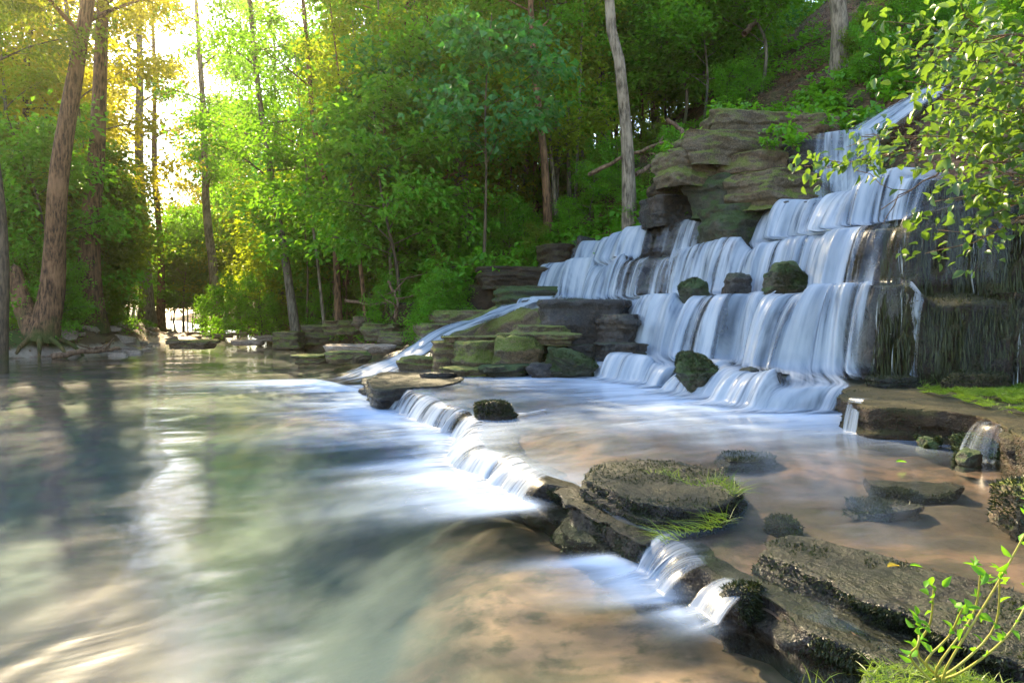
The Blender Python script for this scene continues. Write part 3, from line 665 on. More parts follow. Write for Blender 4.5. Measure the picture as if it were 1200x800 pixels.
def slab(name, layers, mat, label, cat='rock slab', moss=6000, group=None):
    """layers: list of (outline, ztop, zbot, seed); the first is the thing's own mesh"""
    o = None
    for i, (ol, zt, zb, sd) in enumerate(layers):
        V, F = slab_geo(ol, zt, zb, sd)
        if o is None:
            b = np.array([V[:, 0].mean(), V[:, 1].mean(), V[:, 2].min()]); o = tag(link(name, mk_mesh(name, V-b, F, M[mat]), loc=b), label, cat, group)
        else: link('upper_layer', mk_mesh('upper_layer', V-b, F, M[mat]), parent=o)
        if moss:
            v, f = fuzz(V, F, moss, RNG, .022, .0075, ok=lambda c, n: side_ok(c, n)+.22*(n[:, 2] > .75)*sstep(-.1, .15, fbm(c*2.2, sd, 3))); link('moss_fringe', mk_mesh('moss_fringe', v-b, f, M['moss_blade']), parent=o)
    return o
def pz(px, py, z):
    """picture position -> point on the level z"""
    d = (CAMZ-z)*800/(py-365); return (px-600)/800*d, d
def ring(z, *pp): return [pz(x, y, z) for x, y in pp]
# foreground slabs
v, f = fuzz(LEDGEV, LEDGEF, 26000, RNG, .026, .008, sheet=True, ok=lambda c, n: (c[:, 2] > -.03)*(c[:, 1] > 2)*(np.abs(n[:, 2]) < .85)*sstep(-.15, .2, fbm(c*2.7, 203, 3)))
child('moss_fringe', v, f, M['moss_blade'], ledge)
slab('layered_rock', [
    (ring(.14, (657, 577), (690, 560), (770, 545), (868, 575), (868, 598), (820, 622), (760, 637), (702, 608)), .14, -.5, 301),
    (ring(.3, (688, 561), (708, 543), (770, 537), (845, 550), (866, 572), (832, 594), (768, 590), (724, 577)), .3, .09, 302)],
    'rock_wet', 'flat dark two-layered rock fringed with wet moss and thin grass beside the small falls', moss=11000)
slab('long_rock', [
    (ring(.1, (846, 692), (880, 668), (960, 680), (1140, 740), (1400, 850), (1300, 900), (1120, 812), (1008, 745), (920, 706)), .1, -.55, 303),
    (ring(.23, (876, 643), (925, 628), (1030, 646), (1190, 690), (1430, 770), (1400, 860), (1210, 780), (1080, 730), (975, 684)), .23, .05, 304)],
    'rock_wet', 'long dark wet slab running out of the near corner, its edge shaggy with moss', moss=16000)
slab('corner_stone', [(ring(.3, (431, 447), (450, 438), (500, 438), (540, 443), (525, 452), (475, 456), (440, 457)), .33, -.3, 305)], 'rock_wet', 'flat stone at the corner of the ledge where the chute meets the pool', moss=2500)
rock('shaggy_rock', (*pz(582, 490, .25), .2), (.27, .24, .24), .3, 311, 'rock_wet', 'dark shaggy mossy rock splitting the low falls of the ledge', moss=5000)
rock('shaggy_rock', (*pz(565, 511, .1), .08), (.15, .13, .11), 1.3, 312, 'rock_wet', 'small dark shaggy rock wet by the low falls, below the larger one', moss=1800)
rock('wet_stone', (*pz(915, 606, .2), .13), (.13, .1, .06), 0, 313, 'rock_wet', 'little mossy stone in the brown shallows behind the long slab', moss=1200)
rock('wet_stone', (*pz(866, 700, .1), .06), (.1, .1, .1), .4, 314, 'rock_wet', 'small black stone under the trickle at the tip of the long slab', moss=1500)
rock('wet_stone', (*pz(1062, 566, .27), .195), (.44, .24, .05), -.1, 315, 'rock_wet', 'low black patch of rock breaking the brown shallows below the moss slab', moss=3000)
rock('wet_stone', (*pz(1040, 589, .26), .2), (.3, .14, .045), -.15, 316, 'rock_wet', 'thin black rib of rock in the shallows, nearer than the broad black patch', moss=1500)
rock('wet_stone', (*pz(880, 532, .28), .222), (.36, .26, .045), .1, 317, 'rock_wet', 'low dark rock awash behind the layered grass-topped rock', moss=1500)
rock('edge_stone', (*pz(1212, 592, .35), .33), (.2, .18, .16), .1, 318, 'rock_moss', 'mossy stone cut by the frame edge below the curling spill', moss=2500, mossmat='moss_blade')
# moss slab under the dripping cliff
slab('moss_topped_rock', [(ring(.62, (983, 462), (1010, 449), (1110, 443), (1210, 447), (1300, 452), (1290, 500), (1215, 514), (1160, 487), (1090, 477), (1020, 474)), .6, .05, 306)], 'rock_dripping', 'thick brown ledge stone carrying a bright green moss carpet', moss=12000)
rock('spill_stone', (*pz(1222, 528, .45), .3), (.3, .3, .26), .2, 319, 'rock_dripping', 'rounded dark stone over which a spill curls at the frame edge', moss=3000)
for px, py, s, sd_ in ((1068, 500, .16, 1), (1110, 510, .2, 2), (1150, 525, .22, 3), (1090, 518, .12, 4), (1135, 537, .13, 5)):
    rock('mossy_stone', (*pz(px, py+6, .3), .32), (s, s*.8, s*.6), sd_*.7, 330+sd_, 'rock_green', 'small mossy stone at the foot of the thick brown ledge stone', group='mossy stones below the moss slab', moss=1500)
# rocks standing in the falls
rock('mossy_rock', (4.36, 11.05, 1.98), (.4, .3, .3), -.25, 341, 'rock_green', 'bright green mossy boulder in the middle of the white water', moss=5000, mossmat='moss_blade', e=.5)
rock('dark_rock', (4.0, 12.1, 1.9), (.3, .25, .26), .1, 342, 'rock_fall', 'dark rounded rock beside the bright green boulder in the fall', e=.6)
rock('dark_rock', (3.45, 13.0, 1.85), (.34, .3, .26), .5, 343, 'rock_green', 'dark mossy rock at the brink of the middle ledge', e=.6, moss=1500)
rock('mossy_rock', (2.62, 9.75, .58), (.33, .28, .34), .6, 344, 'rock_green', 'pointed mossy rock at the foot of the waterfall', e=.75, moss=3500)
rock('dark_rock', (3.08, 8.95, .5), (.17, .16, .3), .2, 345, 'rock_fall', 'dark bluish stone washed by white water at the base of the falls', e=.8)
rock('dark_rock', (4.55, 8.15, .62), (.3, .2, .1), .1, 346, 'rock_wet', 'flat black stone at the foot of the dripping cliff', moss=1500)
rock('dark_rock', (5.35, 7.8, .66), (.42, .2, .14), .1, 347, 'rock_dripping', 'low mossy hump on the ledge stone below the dripping cliff', moss=3000)
# boulder group beneath the far part of the fall
block('square_boulder', (1.45, 14.3, 1.02), (.92, .6, .72), .12, 351, 'rock_fall', 'big square grey boulder in front of the far white fall', 'boulder', e=.26, rough=.13)
block('dark_rock', (2.1, 13.6, 1.05), (.42, .4, .4), .4, 352, 'rock_fall', 'blocky dark rock against the square grey boulder', e=.35)
block('dark_rock', (2.05, 13.0, .6), (.5, .4, .3), .2, 353, 'rock_fall', 'low wet dark rock below the blocky one at the foot of the fall', e=.4)
rock('mossy_rock', (1.05, 12.5, .52), (.58, .34, .26), -.5, 354, 'rock_green', 'green wedge-shaped rock leaning before the square grey boulder', e=.5, tilt=(.1, .35), moss=3500)
rock('mossy_rock', (.1, 13.1, .66), (.6, .5, .36), .2, 355, 'rock_moss', 'yellow-green mossy heap in the middle of the boulder group', e=.45, moss=5000, mossmat='moss_blade')
block('mossy_rock', (-.55, 13.2, .58), (.5, .45, .36), .6, 356, 'rock_moss', 'mossy brown rock on the chute side of the boulder group', e=.4, moss=5000)
block('brown_rock', (-1.25, 13.7, .55), (.38, .4, .36), .1, 357, 'rock_brown', 'blunt brown stone at the end of the boulder group beside the chute', e=.3)
block('mossy_rock', (.55, 13.7, .92), (.55, .4, .3), .1, 358, 'rock_moss', 'flat mossy stone lying against the flank of the square grey boulder', e=.35, moss=3000)
rock('dark_rock', (.55, 12.35, .42), (.28, .2, .16), .7, 359, 'rock_fall', 'small dark stone at the foot of the mossy heap', e=.5)
rock('dark_rock', (-1.35, 12.1, .31), (.42, .14, .1), .15, 360, 'rock_wet', 'thin dark slat of stone lying on the shelf behind the ledge corner', e=.4)
rock('chute_rock', (-.2, 17.1, .62), (1.6, .6, .75), -.35, 361, 'rock_brown', 'sloping brown rock under the white chute', 'rock', e=.4, tilt=(0, -.42))
rock('mossy_bank_rock', (-1.0, 18.0, .7), (1.5, .5, .62), -.4, 362, 'rock_moss', 'sloping mossy bank stone behind the white chute', 'rock', e=.45, tilt=(0, -.4), moss=5000)
block('mossy_rock', (.5, 19.3, 1.75), (.9, .7, .45), .2, 363, 'rock_green', 'bright green mossy ledge just beside the far white fall', 'rock', e=.35, moss=5000, mossmat='moss_bright')
block('overhang_rock', (.3, 20.3, 2.5), (1.3, .8, .3), .25, 364, 'rock_dripping', 'brown overhanging ledge with drips above the mossy ledge', 'rock', e=.35, strata=.2)
block('overhang_rock', (1.3, 20.6, 3.0), (.5, .6, .5), .25, 365, 'rock_dripping', 'dark mossy block at the top end of the far fall', 'rock', e=.4, moss=3000)
block('overhang_rock', (-.3, 20.9, 1.6), (1.1, .6, .7), .2, 366, 'rock_dripping', 'dark shadowed rock beneath the overhanging ledge', 'rock', e=.35)
for i, (x_, y_, z_, w_, h_, mt, lb) in enumerate((( -.9, 12.75, .36, .5, .1, 'rock_moss', 'low flat mossy slab at the foot of the boulder group beside the ledge corner'), (-.1, 12.6, .4, .42, .12, 'rock_green', 'flat green slab before the yellow-green mossy heap'),
    (.55, 13.2, .98, .7, .1, 'rock_moss', 'thin mossy slab lying across the boulder group'), (-.75, 13.6, .92, .6, .09, 'rock_brown', 'thin brown slab on the chute side of the boulder group'), (1.5, 13.3, .75, .5, .11, 'rock_fall', 'thin wet slab leaning below the square grey boulder'), (-1.75, 14.2, .4, .5, .16, 'rock_moss', 'low mossy step where the chute turns'))):
    block('flat_rock', (x_, y_, z_), (w_, w_*.7, h_), .3*math.sin(i*2.3), 390+i, mt, lb, 'rock', moss=2500)
# stacked outcrop above the fall
OC = [  # px0 px1 py0 py1 d  mat  moss  label
    (838, 932, 134, 162, 14.9, 'rock_moss', 1500, 'top brown capstone of the stacked outcrop above the falls'),
    (924, 982, 134, 168, 14.6, 'rock_brown', 0, 'dark grey end stone beside the capstone of the outcrop'),
    (800, 905, 160, 196, 14.7, 'rock_moss', 0, 'broad mossy stone of the second course of the outcrop'),
    (782, 832, 176, 216, 14.7, 'rock_moss', 3000, 'rounded yellow mossy stone at the low end of the outcrop'),
    (862, 935, 180, 218, 14.2, 'rock_brown', 0, 'brown slanting block in the middle of the outcrop'),
    (925, 978, 166, 212, 14.0, 'rock_fall', 0, 'dark wet block of the outcrop next to the thin veil'),
    (880, 972, 205, 246, 13.5, 'rock_moss', 3000, 'lowest brown block of the outcrop overhanging the main fall'),
    (822, 892, 208, 252, 14.5, 'rock_green', 4500, 'dark dripping block under the mossy stones of the outcrop'),
    (835, 905, 240, 290, 14.0, 'rock_green', 4500, 'dark stone hung with moss just above the middle tier'),
    (760, 812, 230, 262, 16.0, 'rock_fall', 0, 'dark block at the brink between the two white falls'),
    (772, 815, 212, 236, 16.2, 'rock_dripping', 0, 'brown block resting on the dark one between the two falls')]
for i, (a, b, c, d_, dd, mt, ms, lb) in enumerate(OC):
    p = at((a+b)/2, (c+d_)/2, dd); wx = (b-a)/800*dd/2*1.25; hz = (d_-c)/800*dd/2*1.02
    block('outcrop_block', (p[0]+.1, p[1]+.45, p[2]), (wx, max(.6, wx*.75), hz), .25+.2*math.sin(i*2.1), 371+i, mt, lb, 'rock', 'stacked blocks of the outcrop', moss=ms+1500, tilt=(.0, .07*math.sin(i*1.7)-.03), thick=.14)
# bank stones along the far creek
BK = [(338, 398, 30, 18, 27, 'rock_moss', 'long mossy stone at the water edge below the slender leaning tree'),
      (378, 391, 36, 20, 28, 'rock_moss', 'mossy block beside the long mossy stone on the far bank'),
      (450, 388, 44, 17, 21.5, 'rock_moss', 'yellow mossy stone on the bank near the leafy bush'),
      (432, 378, 34, 14, 23, 'rock_brown', 'pale sunlit block behind the yellow mossy stone'),
      (470, 397, 46, 15, 20.5, 'rock_moss', 'low mossy log-shaped stone at the foot of the bank'),
      (515, 393, 50, 26, 19, 'rock_moss', 'mossy bank stone beneath the leafy bush next to the chute'),
      (545, 372, 60, 16, 19.5, 'rock_moss', 'flat moss-topped stone above the chute'),
      (405, 383, 44, 14, 25, 'rock_brown', 'brown ledge stone in the shade of the far bank'),
      (488, 365, 40, 20, 22, 'rock_dripping', 'dark stone in the shaded bank behind the leafy bush'),
      (370, 420, 50, 9, 16.5, 'rock_moss', 'low mossy rock at the water edge before the chute'),
      (405, 418, 44, 12, 16, 'rock_moss', 'tufted mossy rock where the chute reaches the pool'),
      (420, 408, 70, 7, 18, 'rock_pink', 'flat pale stone lying awash at the foot of the far bank'),
      (228, 403, 48, 9, 25, 'rock_brown', 'flat brown stone standing alone in the creek'),
      (292, 401, 34, 5, 28, 'rock_pink', 'thin flat stone in the creek behind the lone brown one'),
      (262, 393, 18, 4, 36, 'rock_pink', 'small pale stone far up the creek'),
      (316, 396, 26, 6, 31, 'rock_pink', 'pinkish stone at the far bank of the creek')]
for i, (px, py, w_, h_, d_, mt, lb) in enumerate(BK):
    p = at(px, py, d_); hw = w_/800*d_/2*1.15; hh = h_/800*d_/2*1.25
    block('bank_stone', p, (hw, hw*.7, hh*.85), .2*math.sin(i*3.), 401+i, mt, lb, 'stone', 'stones along the far bank', e=.36, nu=48, nv=30, moss=(1500 if mt == 'rock_moss' else 0))
# pale stones of the gravel bar, each its own thing
pr = [link('gravel_stone', mk_mesh('gravel_stone', *rock_geo((0, 0, 0), (.5, .38, .13), 0, 430+k, e=.5, nu=22, nv=14), M['rock_pink'])) for k in range(3)]
for k in range(70):
    o = pr[k] if k < 3 else pr[k % 3].copy()
    if k >= 3: COL.objects.link(o)
    d = random.uniform(31, 55) if k % 3 else random.uniform(23, 31); px = random.uniform(120, 235) if d > 31 else random.uniform(62, 175)
    x = (px-600)/800*d; z = ground(x, d)[0]
    o.location = (x, d, max(z, -.02)+.02); s = random.uniform(.45, 1.25); o.scale = (s, s*random.uniform(.7, 1.1), s*random.uniform(.6, 1.3)); o.rotation_euler = (random.uniform(-.15, .15), random.uniform(-.15, .15), random.uniform(0, 6.28))
    tag(o, 'pale flat stone scattered on the shore and gravel bar of the creek bend', 'stone', 'pale stones on the gravel bar')
# drips and hanging moss of the cliff
def drips(V, F, n, rng, ln, wd, ok=None):
    P, N = face_samples(V, F, n, rng, ok, True); P = P+N*.035
    L = ln*rng.uniform(.35, 1.4, n); w_ = wd*rng.uniform(.5, 1.3, n); D = unit(np.array([0, 0, -1.])+.06*rng.normal(0, 1, (n, 3)))
    return leaf_mesh(P, D, N+rng.normal(0, .3, (n, 3)), L, w_, droop=.02, fold=.02)
v, f = drips(cliffV, cliffF, 9000, RNG, .24, .018, lambda c, n: (np.abs(n[:, 2]) < .8)*(c[:, 1] < 11)*(.1+sstep(-.2, .3, fbm(c*np.array([4, 4, .5]), 211, 3))))
tag(child('hanging_moss', v, f, M['moss_hang'], cliff), kind='stuff')
v, f = fuzz(cliffV, cliffF, 16000, RNG, .05, .012, sheet=True, ok=lambda c, n: (c[:, 1] < 11)*1., down=.6)
child('moss_fringe', v, f, M['moss_hang'], cliff)
v, f = drips(cliffV, cliffF, 420, RNG, .42, .007, lambda c, n: (np.abs(n[:, 2]) < .7)*(c[:, 1] < 11)*(n[:, 1] < 0))
M['drip'] = (lambda t: t.done(t.mixs(.5, t.n('ShaderNodeBsdfTransparent').outputs[0], t.principled((.75, .78, .74), .15))))(NT('drip'))
tag(child('dripping_water', v, f, M['drip'], cliff), kind='stuff')
spill('thin_waterfall', ring(.6, (997, 470), (1014, 473)), .63, .29, .12, 'small spill pouring off the thick brown ledge stone near the big fall', f=.75, n=50, seed=21, tail=.15)
spill('thin_waterfall', [(3.97, 5.75), (3.93, 5.6), (3.96, 5.45)], .58, .28, .16, 'curling spill over the rounded stone at the frame edge', f=.42, n=50, seed=22, tail=.15)
spill('thin_waterfall', [(.45, 8.3), (.2, 8.0), (.02, 7.9)], .31, .25, .1, 'tiny riffle on the shelf behind the mossy knob', f=.8, n=50, seed=23, tail=.25)
# ================================================================ trees
def perp_dir(az, el): return np.stack([np.cos(az)*np.cos(el), np.sin(az)*np.cos(el), np.sin(el)], -1)
def grow(rng, trunk, r0, r1, f0, nl, LL, nsp, nlv, SR, leaf, sides=10, asp=.62, low_len=1., upl=.5, twigs=True):
    """wood (trunk with limbs) and crown of one tree; trunk = rows of points"""
    T = catmull(trunk, 22); n = len(T); fr = np.linspace(0, 1, n)
    R = r0*(1-fr)+r1*fr; R = R*(1+.55*np.exp(-fr*n/1.1))
    mb = MB(); mb.add(*tube(T, R, sides, int(rng.integers(999)), .16))
    S, D, Q = [], [], []
    az = rng.uniform(0, 6.28)
    for i in range(nl):
        f = f0+(1-f0)*((i+rng.uniform(0, .8))/nl); az += 2.4+rng.normal(0, .5)
        p = np.array([np.interp(f, fr, T[:, k]) for k in range(3)]); rr = np.interp(f, fr, R)
        L = LL*(low_len+(upl-low_len)*((f-f0)/(1-f0+1e-6)))*rng.uniform(.7, 1.2); el = rng.uniform(.15, .85)
        d = perp_dir(az, el); side = np.array([-math.sin(az), math.cos(az), 0])*rng.normal(0, .18)
        q = np.linspace(0, 1, 7)[:, None]
        P = p+L*(d*q+side*q*q-np.array([0, 0, .22])*q**2*math.sin(el)+rng.normal(0, .012, (7, 3))*q)
        mb.add(*tube(P, np.linspace(max(.012, rr*.42), .006, 7), 5))
        for j in range(nsp):
            t = .25+.75*(j+rng.uniform(.2, .9))/nsp; c = p+L*(d*t+side*t*t-np.array([0, 0, .22])*t**2*math.sin(el))
            sa = az+(1 if j % 2 else -1)*rng.uniform(.3, 1.1); l2 = L*.42*(1.1-.6*t)*rng.uniform(.6, 1.3)
            e = c+l2*perp_dir(sa, rng.uniform(-.12, .35))
            if twigs: mb.add(*tube(np.stack([c, (c+e)/2+rng.normal(0, .02, 3), e]), [.014, .009, .004], 3))
            S.append(e); D.append(e-c); Q.append(SR*rng.uniform(.7, 1.25))
            S.append((c+e)/2); D.append(e-c); Q.append(SR*rng.uniform(.5, .8))
    cv, cf = spray_leaves(rng, np.array(S), np.array(D), np.array(Q), nlv, leaf, asp)
    return mb.get(), (cv, cf)
def place_tree(name, loc, wood, crown, bark, leaf, label, cat='tree', group=None):
    r = tag(empty(name, loc), label, cat, group)
    link('trunk', mk_mesh('trunk', *wood, M[bark]), parent=r)
    if crown: link('crown', mk_mesh('crown', *crown, M[leaf], smooth=False), parent=r)
    return r
def dup(r, loc, rz, s, sz=1.):
    o = r.copy(); COL.objects.link(o); o.location = loc; o.rotation_euler = (0, 0, rz); o.scale = (s, s, s*sz)
    for c in r.children:
        k = c.copy(); COL.objects.link(k); k.parent = o
    return o
# ---- trees whose trunks show clearly: (base px,py) (further px,py ...) distance, trunk width px, bark, leaf, label
TR = [
 ('a', [(48, 402), (58, 330), (75, 200), (105, 0)], 23, 24, 'bark_brown', 'leaf_sunglow', 'thick leaning tree with a mossy twin base on the creek bank', 10, .55),
 ('b', [(108, 384), (110, 290), (114, 150), (122, 0)], 27, 23, 'bark_brown', 'leaf_sunglow', 'straight brown tree next to the leaning one, against the golden glow', 10, .6),
 ('c', [(0, 385), (4, 300), (-6, 180), (-30, 0)], 21, 11, 'bark_dark', 'leaf_olive', 'narrow dark tree at the frame edge beside the leaning one', 10, .45),
 ('d', [(36, 370), (35, 250), (38, 120), (45, 0)], 33, 9, 'bark_dark', 'leaf_mid', 'thin dark tree standing behind the leaning one', 9, .35),
 ('e', [(173, 382), (170, 300), (164, 180), (160, 60)], 46, 13, 'bark_pale', 'leaf_sunglow', 'sunlit tree standing in the middle of the golden glow', 9, .55),
 ('f', [(188, 378), (186, 300), (184, 200), (180, 80)], 49, 8, 'bark_brown', 'leaf_sunglow', 'slim brown tree beside the sunlit one in the glow', 8, .5),
 ('g', [(255, 366), (249, 310), (243, 250), (236, 120)], 40, 11, 'bark_pale', 'leaf_mid', 'white-barked tree leaning over the creek bend', 9, .4),
 ('h', [(350, 385), (336, 310), (320, 240), (300, 110)], 28, 10, 'bark_grey', 'leaf_mid', 'slender grey tree leaning out from the far bank above the stones', 14, .3),
 ('i', [(398, 345), (388, 260), (372, 160), (356, 30)], 27, 8, 'bark_brown', 'leaf_mid', 'thin brown tree on the slope behind the slender leaning one', 12, .35),
 ('j', [(552, 235), (535, 170), (510, 90), (480, -10)], 29, 19, 'bark_grey', 'leaf_mid', 'large grey tree leaning away from the slope in mid picture', 10, .35),
 ('k', [(480, 215), (468, 150), (450, 90), (428, 0)], 33, 11, 'bark_grey', 'leaf_skysheen', 'tall thin tree beside the large leaning grey one', 10, .35),
 ('l', [(643, 262), (638, 190), (630, 120), (622, 10)], 23.5, 9, 'bark_brown', 'leaf_mid', 'thin mossy tree on the slope above the far fall', 12, .35),
 ('m', [(740, 226), (735, 160), (725, 80), (713, -15)], 19.5, 15, 'bark_pale', 'leaf_mid', 'pale slim tree standing just above the waterfall', 10, .62),
 ('n', [(708, 118), (702, 70), (694, 20), (684, -40)], 32, 14, 'bark_grey', 'leaf_mid', 'grey tree on the slope behind the pale slim one', 10, .45),
 ('o', [(983, 82), (981, 40), (979, 0), (975, -70)], 21.5, 18, 'bark_pale', 'leaf_mid', 'tan tree trunk rising on the slope above the high cascade', 9, .7),
 ('p', [(655, 135), (650, 80), (643, 20), (634, -50)], 34, 15, 'bark_dark', 'leaf_mid', 'dark tree deep in the woods above the far fall', 10, .4),
 ('q', [(590, 190), (588, 120), (592, 50), (600, -30)], 37, 9, 'bark_dark', 'leaf_mid', 'slim dark tree deep in the woods between the grey and the thin mossy ones', 10, .3),
 ('r', [(415, 320), (406, 230), (398, 140), (384, 20)], 31, 9, 'bark_dark', 'leaf_skysheen', 'slim dark tree in the thicket beside the thin brown one', 10, .3)]
for i, (k, pp, d, w_, bark, leaf, lb, nl, f0) in enumerate(TR):
    rng = np.random.default_rng(500+i)
    pts = [at(x, y, d) for x, y in pp]
    gz = ground(pts[0][0], pts[0][1])[0]
    pts[0][2] = gz-.1
    if pts[1][2] < gz+.8: pts[1][2] = gz+.8
    top = pts[-1]+(pts[-1]-pts[-2])*1.0; top[2] = max(top[2], gz+(17.5 if k in 'abcde' else 19)); pts.append(top)
    b = pts[0].copy(); P = np.array(pts)-b
    P[1:-1, 1] += rng.normal(0, .25, len(P)-2)
    r = w_/800*d/2
    near = d < 35
    wood, crown = grow(rng, P, r*1.05, r*.35, f0, nl, 3.4 if k not in 'om' else 2.6, 8, 32 if near else 28, .8 if near else 1., .175 if near else .22, 12, upl=.8)
    if k == 'a':      # swollen mossy feet with a second stem
        mb = MB(); mb.add(*wood)
        q = np.array([(0, 0, .1), (-.35, .1, .55), (-.72, .1, 1.3), (-1.0, .1, 2.5)]) if k == 'a' else np.array([(0, 0, 0), (.3, 0, .5), (.15, .1, 1.6), (.05, .1, 3.)])
        q = q+np.array([.05, 0, 0]); mb.add(*tube(catmull(q, 14), np.linspace(.5, .16 if k == 'a' else .12, 14), 12, 7, .2))
        for a_ in np.linspace(2.6, 6.6, 7):
            l = rng.uniform(.7, 1.2); dv = perp_dir(a_, -.12)
            mb.add(*tube(catmull(np.array([(0, 0, .5), dv*.45+np.array([0, 0, .22]), dv*l+np.array([0, 0, -.05]), dv*l*1.35+np.array([0, 0, -.5])]), 9), np.linspace(.13, .03, 9), 7, 3, .2))
        wood = mb.get()
    place_tree('tree', b, wood, crown, bark, leaf, lb)
for i in range(40):
    rng = np.random.default_rng(560+i); d = rng.uniform(23, 36); px = rng.uniform(300, 690)
    x, y = (px-600)/800*d, d; z = ground(x, y)[0]
    if z < .3 or (px > 600 and d < 25): continue
    l = rng.normal(-.03, .05); P = np.array([(0, 0, -.2), (l*3, 0, 3), (l*7+rng.normal(0, .15), rng.normal(0, .2), 7), (l*12, rng.normal(0, .3), 12)])
    w_, c_ = grow(rng, P, rng.uniform(.05, .1), .02, .55, 8, 2.2, 6, 26, .75, .15, 8)
    place_tree('slim_tree', (x, y, z), w_, c_, ['bark_pale', 'bark_grey', 'bark_brown'][i % 3], ['leaf_mid', 'leaf_gold'][i % 2], 'slim bare-stemmed tree among the undergrowth of the slope', 'tree', 'slim trees on the slope')
for i, (x, y, H, sp_, lf, lb) in enumerate(((-.9, 21.2, 8.2, 3.1, 'leaf_skysheen', 'young tree with large leaves tinted by painted sky sheen spreading over the shaded bank beside the far fall'), (-8.6, 28.5, 7.5, 3., 'leaf_fresh', 'young tree with big bright leaves leaning over the far bank stones'), (-4.4, 24.5, 8.5, 3., 'leaf_skysheen', 'young tree with large leaves tinted by painted sky sheen above the sprawling bare root'))):
    rng = np.random.default_rng(590+i); z = ground(x, y)[0]
    w_, c_ = grow(rng, np.array([(0, 0, -.2), (.1, -.1, H*.4), (.1, -.5, H*.7), (.3, -.9, H)]), .06, .012, .45, 13, sp_, 6, 15, .75, .25, 7, .8)
    place_tree('young_tree', (x, y, z), w_, c_, 'bark_dark', lf, lb, 'young tree')
# ---- prototypes for the rest of the woods
def proto(kind, seed):
    rng = np.random.default_rng(seed)
    if kind == 'tall':
        H = 17; t = np.array([(0, 0, -.4), (rng.normal(0, .2), rng.normal(0, .2), 4), (rng.normal(0, .5), rng.normal(0, .5), 9), (rng.normal(0, .8), rng.normal(0, .8), H)])
        return grow(rng, t, .19, .04, .2, 24, 3.9, 8, 30, 1.05, .22, 9, twigs=False, upl=.75)
    if kind == 'under':
        t = np.array([(0, 0, -.3), (.15, .1, 1.5), (rng.normal(0, .4), rng.normal(0, .4), 3.6), (rng.normal(0, .6), rng.normal(0, .6), 6)])
        return grow(rng, t, .055, .015, .24, 20, 2.5, 7, 26, .72, .18, 7, upl=.6)
    t = np.array([(0, 0, -.2), (.05, .05, .7), (.1, -.1, 1.5), (.2, 0, 2.3)])
    return grow(rng, t, .025, .008, .05, 13, 1.3, 5, 26, .36, .1, 5, low_len=1., upl=.5)
LEAFS = ['leaf_mid', 'leaf_mid', 'leaf_skysheen', 'leaf_gold', 'leaf_olive']
PRO = {}
for kind, n in (('tall', 4), ('under', 5), ('shrub', 4)):
    for v in range(n):
        w_, c_ = proto(kind, 700+v+len(kind)*31)
        lfs = {'tall': ['leaf_mid', 'leaf_gold', 'leaf_sunglow'], 'under': ['leaf_mid', 'leaf_skysheen', 'leaf_fresh', 'leaf_gold', 'leaf_olive', 'leaf_sunglow'], 'shrub': ['leaf_mid', 'leaf_fresh', 'leaf_olive']}[kind]
        wm = mk_mesh('trunk', *w_, M[['bark_grey', 'bark_dark', 'bark_brown'][v % 3]])
        for lf in lfs:
            PRO[kind, v, lf] = (wm, mk_mesh('crown', *c_, M[lf], smooth=False))
NAMES = {'tall': 'forest_tree', 'under': 'young_tree', 'shrub': 'leafy_shrub'}
def put(kind, x, y, leaf, label, group, s=1., sz=1., tilt=0., z=None):
    n = {'tall': 4, 'under': 5, 'shrub': 4}[kind]; wm, cm = PRO[kind, random.randrange(n), leaf]
    if z is None: z = ground(x, y)[0]
    r = tag(empty(NAMES[kind], (x, y, z-.05), random.uniform(0, 6.28)), label, {'tall': 'tree', 'under': 'young tree', 'shrub': 'shrub'}[kind], group)
    r.scale = (s, s, s*sz); r.rotation_euler = (random.gauss(0, .04)+tilt*.3, random.gauss(0, .04)-tilt, random.uniform(0, 6.28))
    link('trunk', wm, parent=r); link('crown', cm, parent=r)
    return r
def pick(px, d): return (px-600)/800*d, d
LBL = {'hill': ('tall', 'leafy forest tree among the crowded woods of the slope', 'trees crowding the slope'),
       'far': ('tall', 'distant forest tree closing the view up the creek', 'distant trees up the creek'),
       'left': ('tall', 'leafy forest tree behind the near bank opposite the falls', 'trees behind the opposite bank')}
# slope
cnt = 0
for t_ in range(900):
    d = random.uniform(25, 75); px = random.uniform(290, 1150); x, y = pick(px, d); z = ground(x, y)[0]
    if z < .8 or (px > 680 and d < 34): continue
    put('tall', x, y, random.choice(['leaf_mid', 'leaf_mid', 'leaf_gold']), LBL['hill'][1], LBL['hill'][2], random.uniform(.75, 1.25), random.uniform(.9, 1.2)); cnt += 1
    if cnt > 44: break
for t_ in range(14):
    d = random.uniform(42, 66); px = random.uniform(560, 780); x, y = pick(px, d)
    put('tall', x, y, random.choice(['leaf_mid', 'leaf_gold']), LBL['hill'][1], LBL['hill'][2], random.uniform(1., 1.3))
for t_ in range(46):
    d = random.uniform(62, 120); px = random.choice([random.uniform(-60, 140), random.uniform(205, 560)]); x, y = pick(px, d)
    put('tall', x, y, 'leaf_sunglow' if 60 < px < 300 else random.choice(['leaf_gold', 'leaf_mid']), LBL['far'][1], LBL['far'][2], random.uniform(1., 1.5))  # crowns around the glow get the leaf colour with sunlight painted in
for t_ in range(12):
    d = random.uniform(85, 125); px = random.uniform(140, 205); x, y = pick(px, d)
    put('tall', x, y, 'leaf_sunglow', LBL['far'][1], LBL['far'][2], random.uniform(.55, .9))
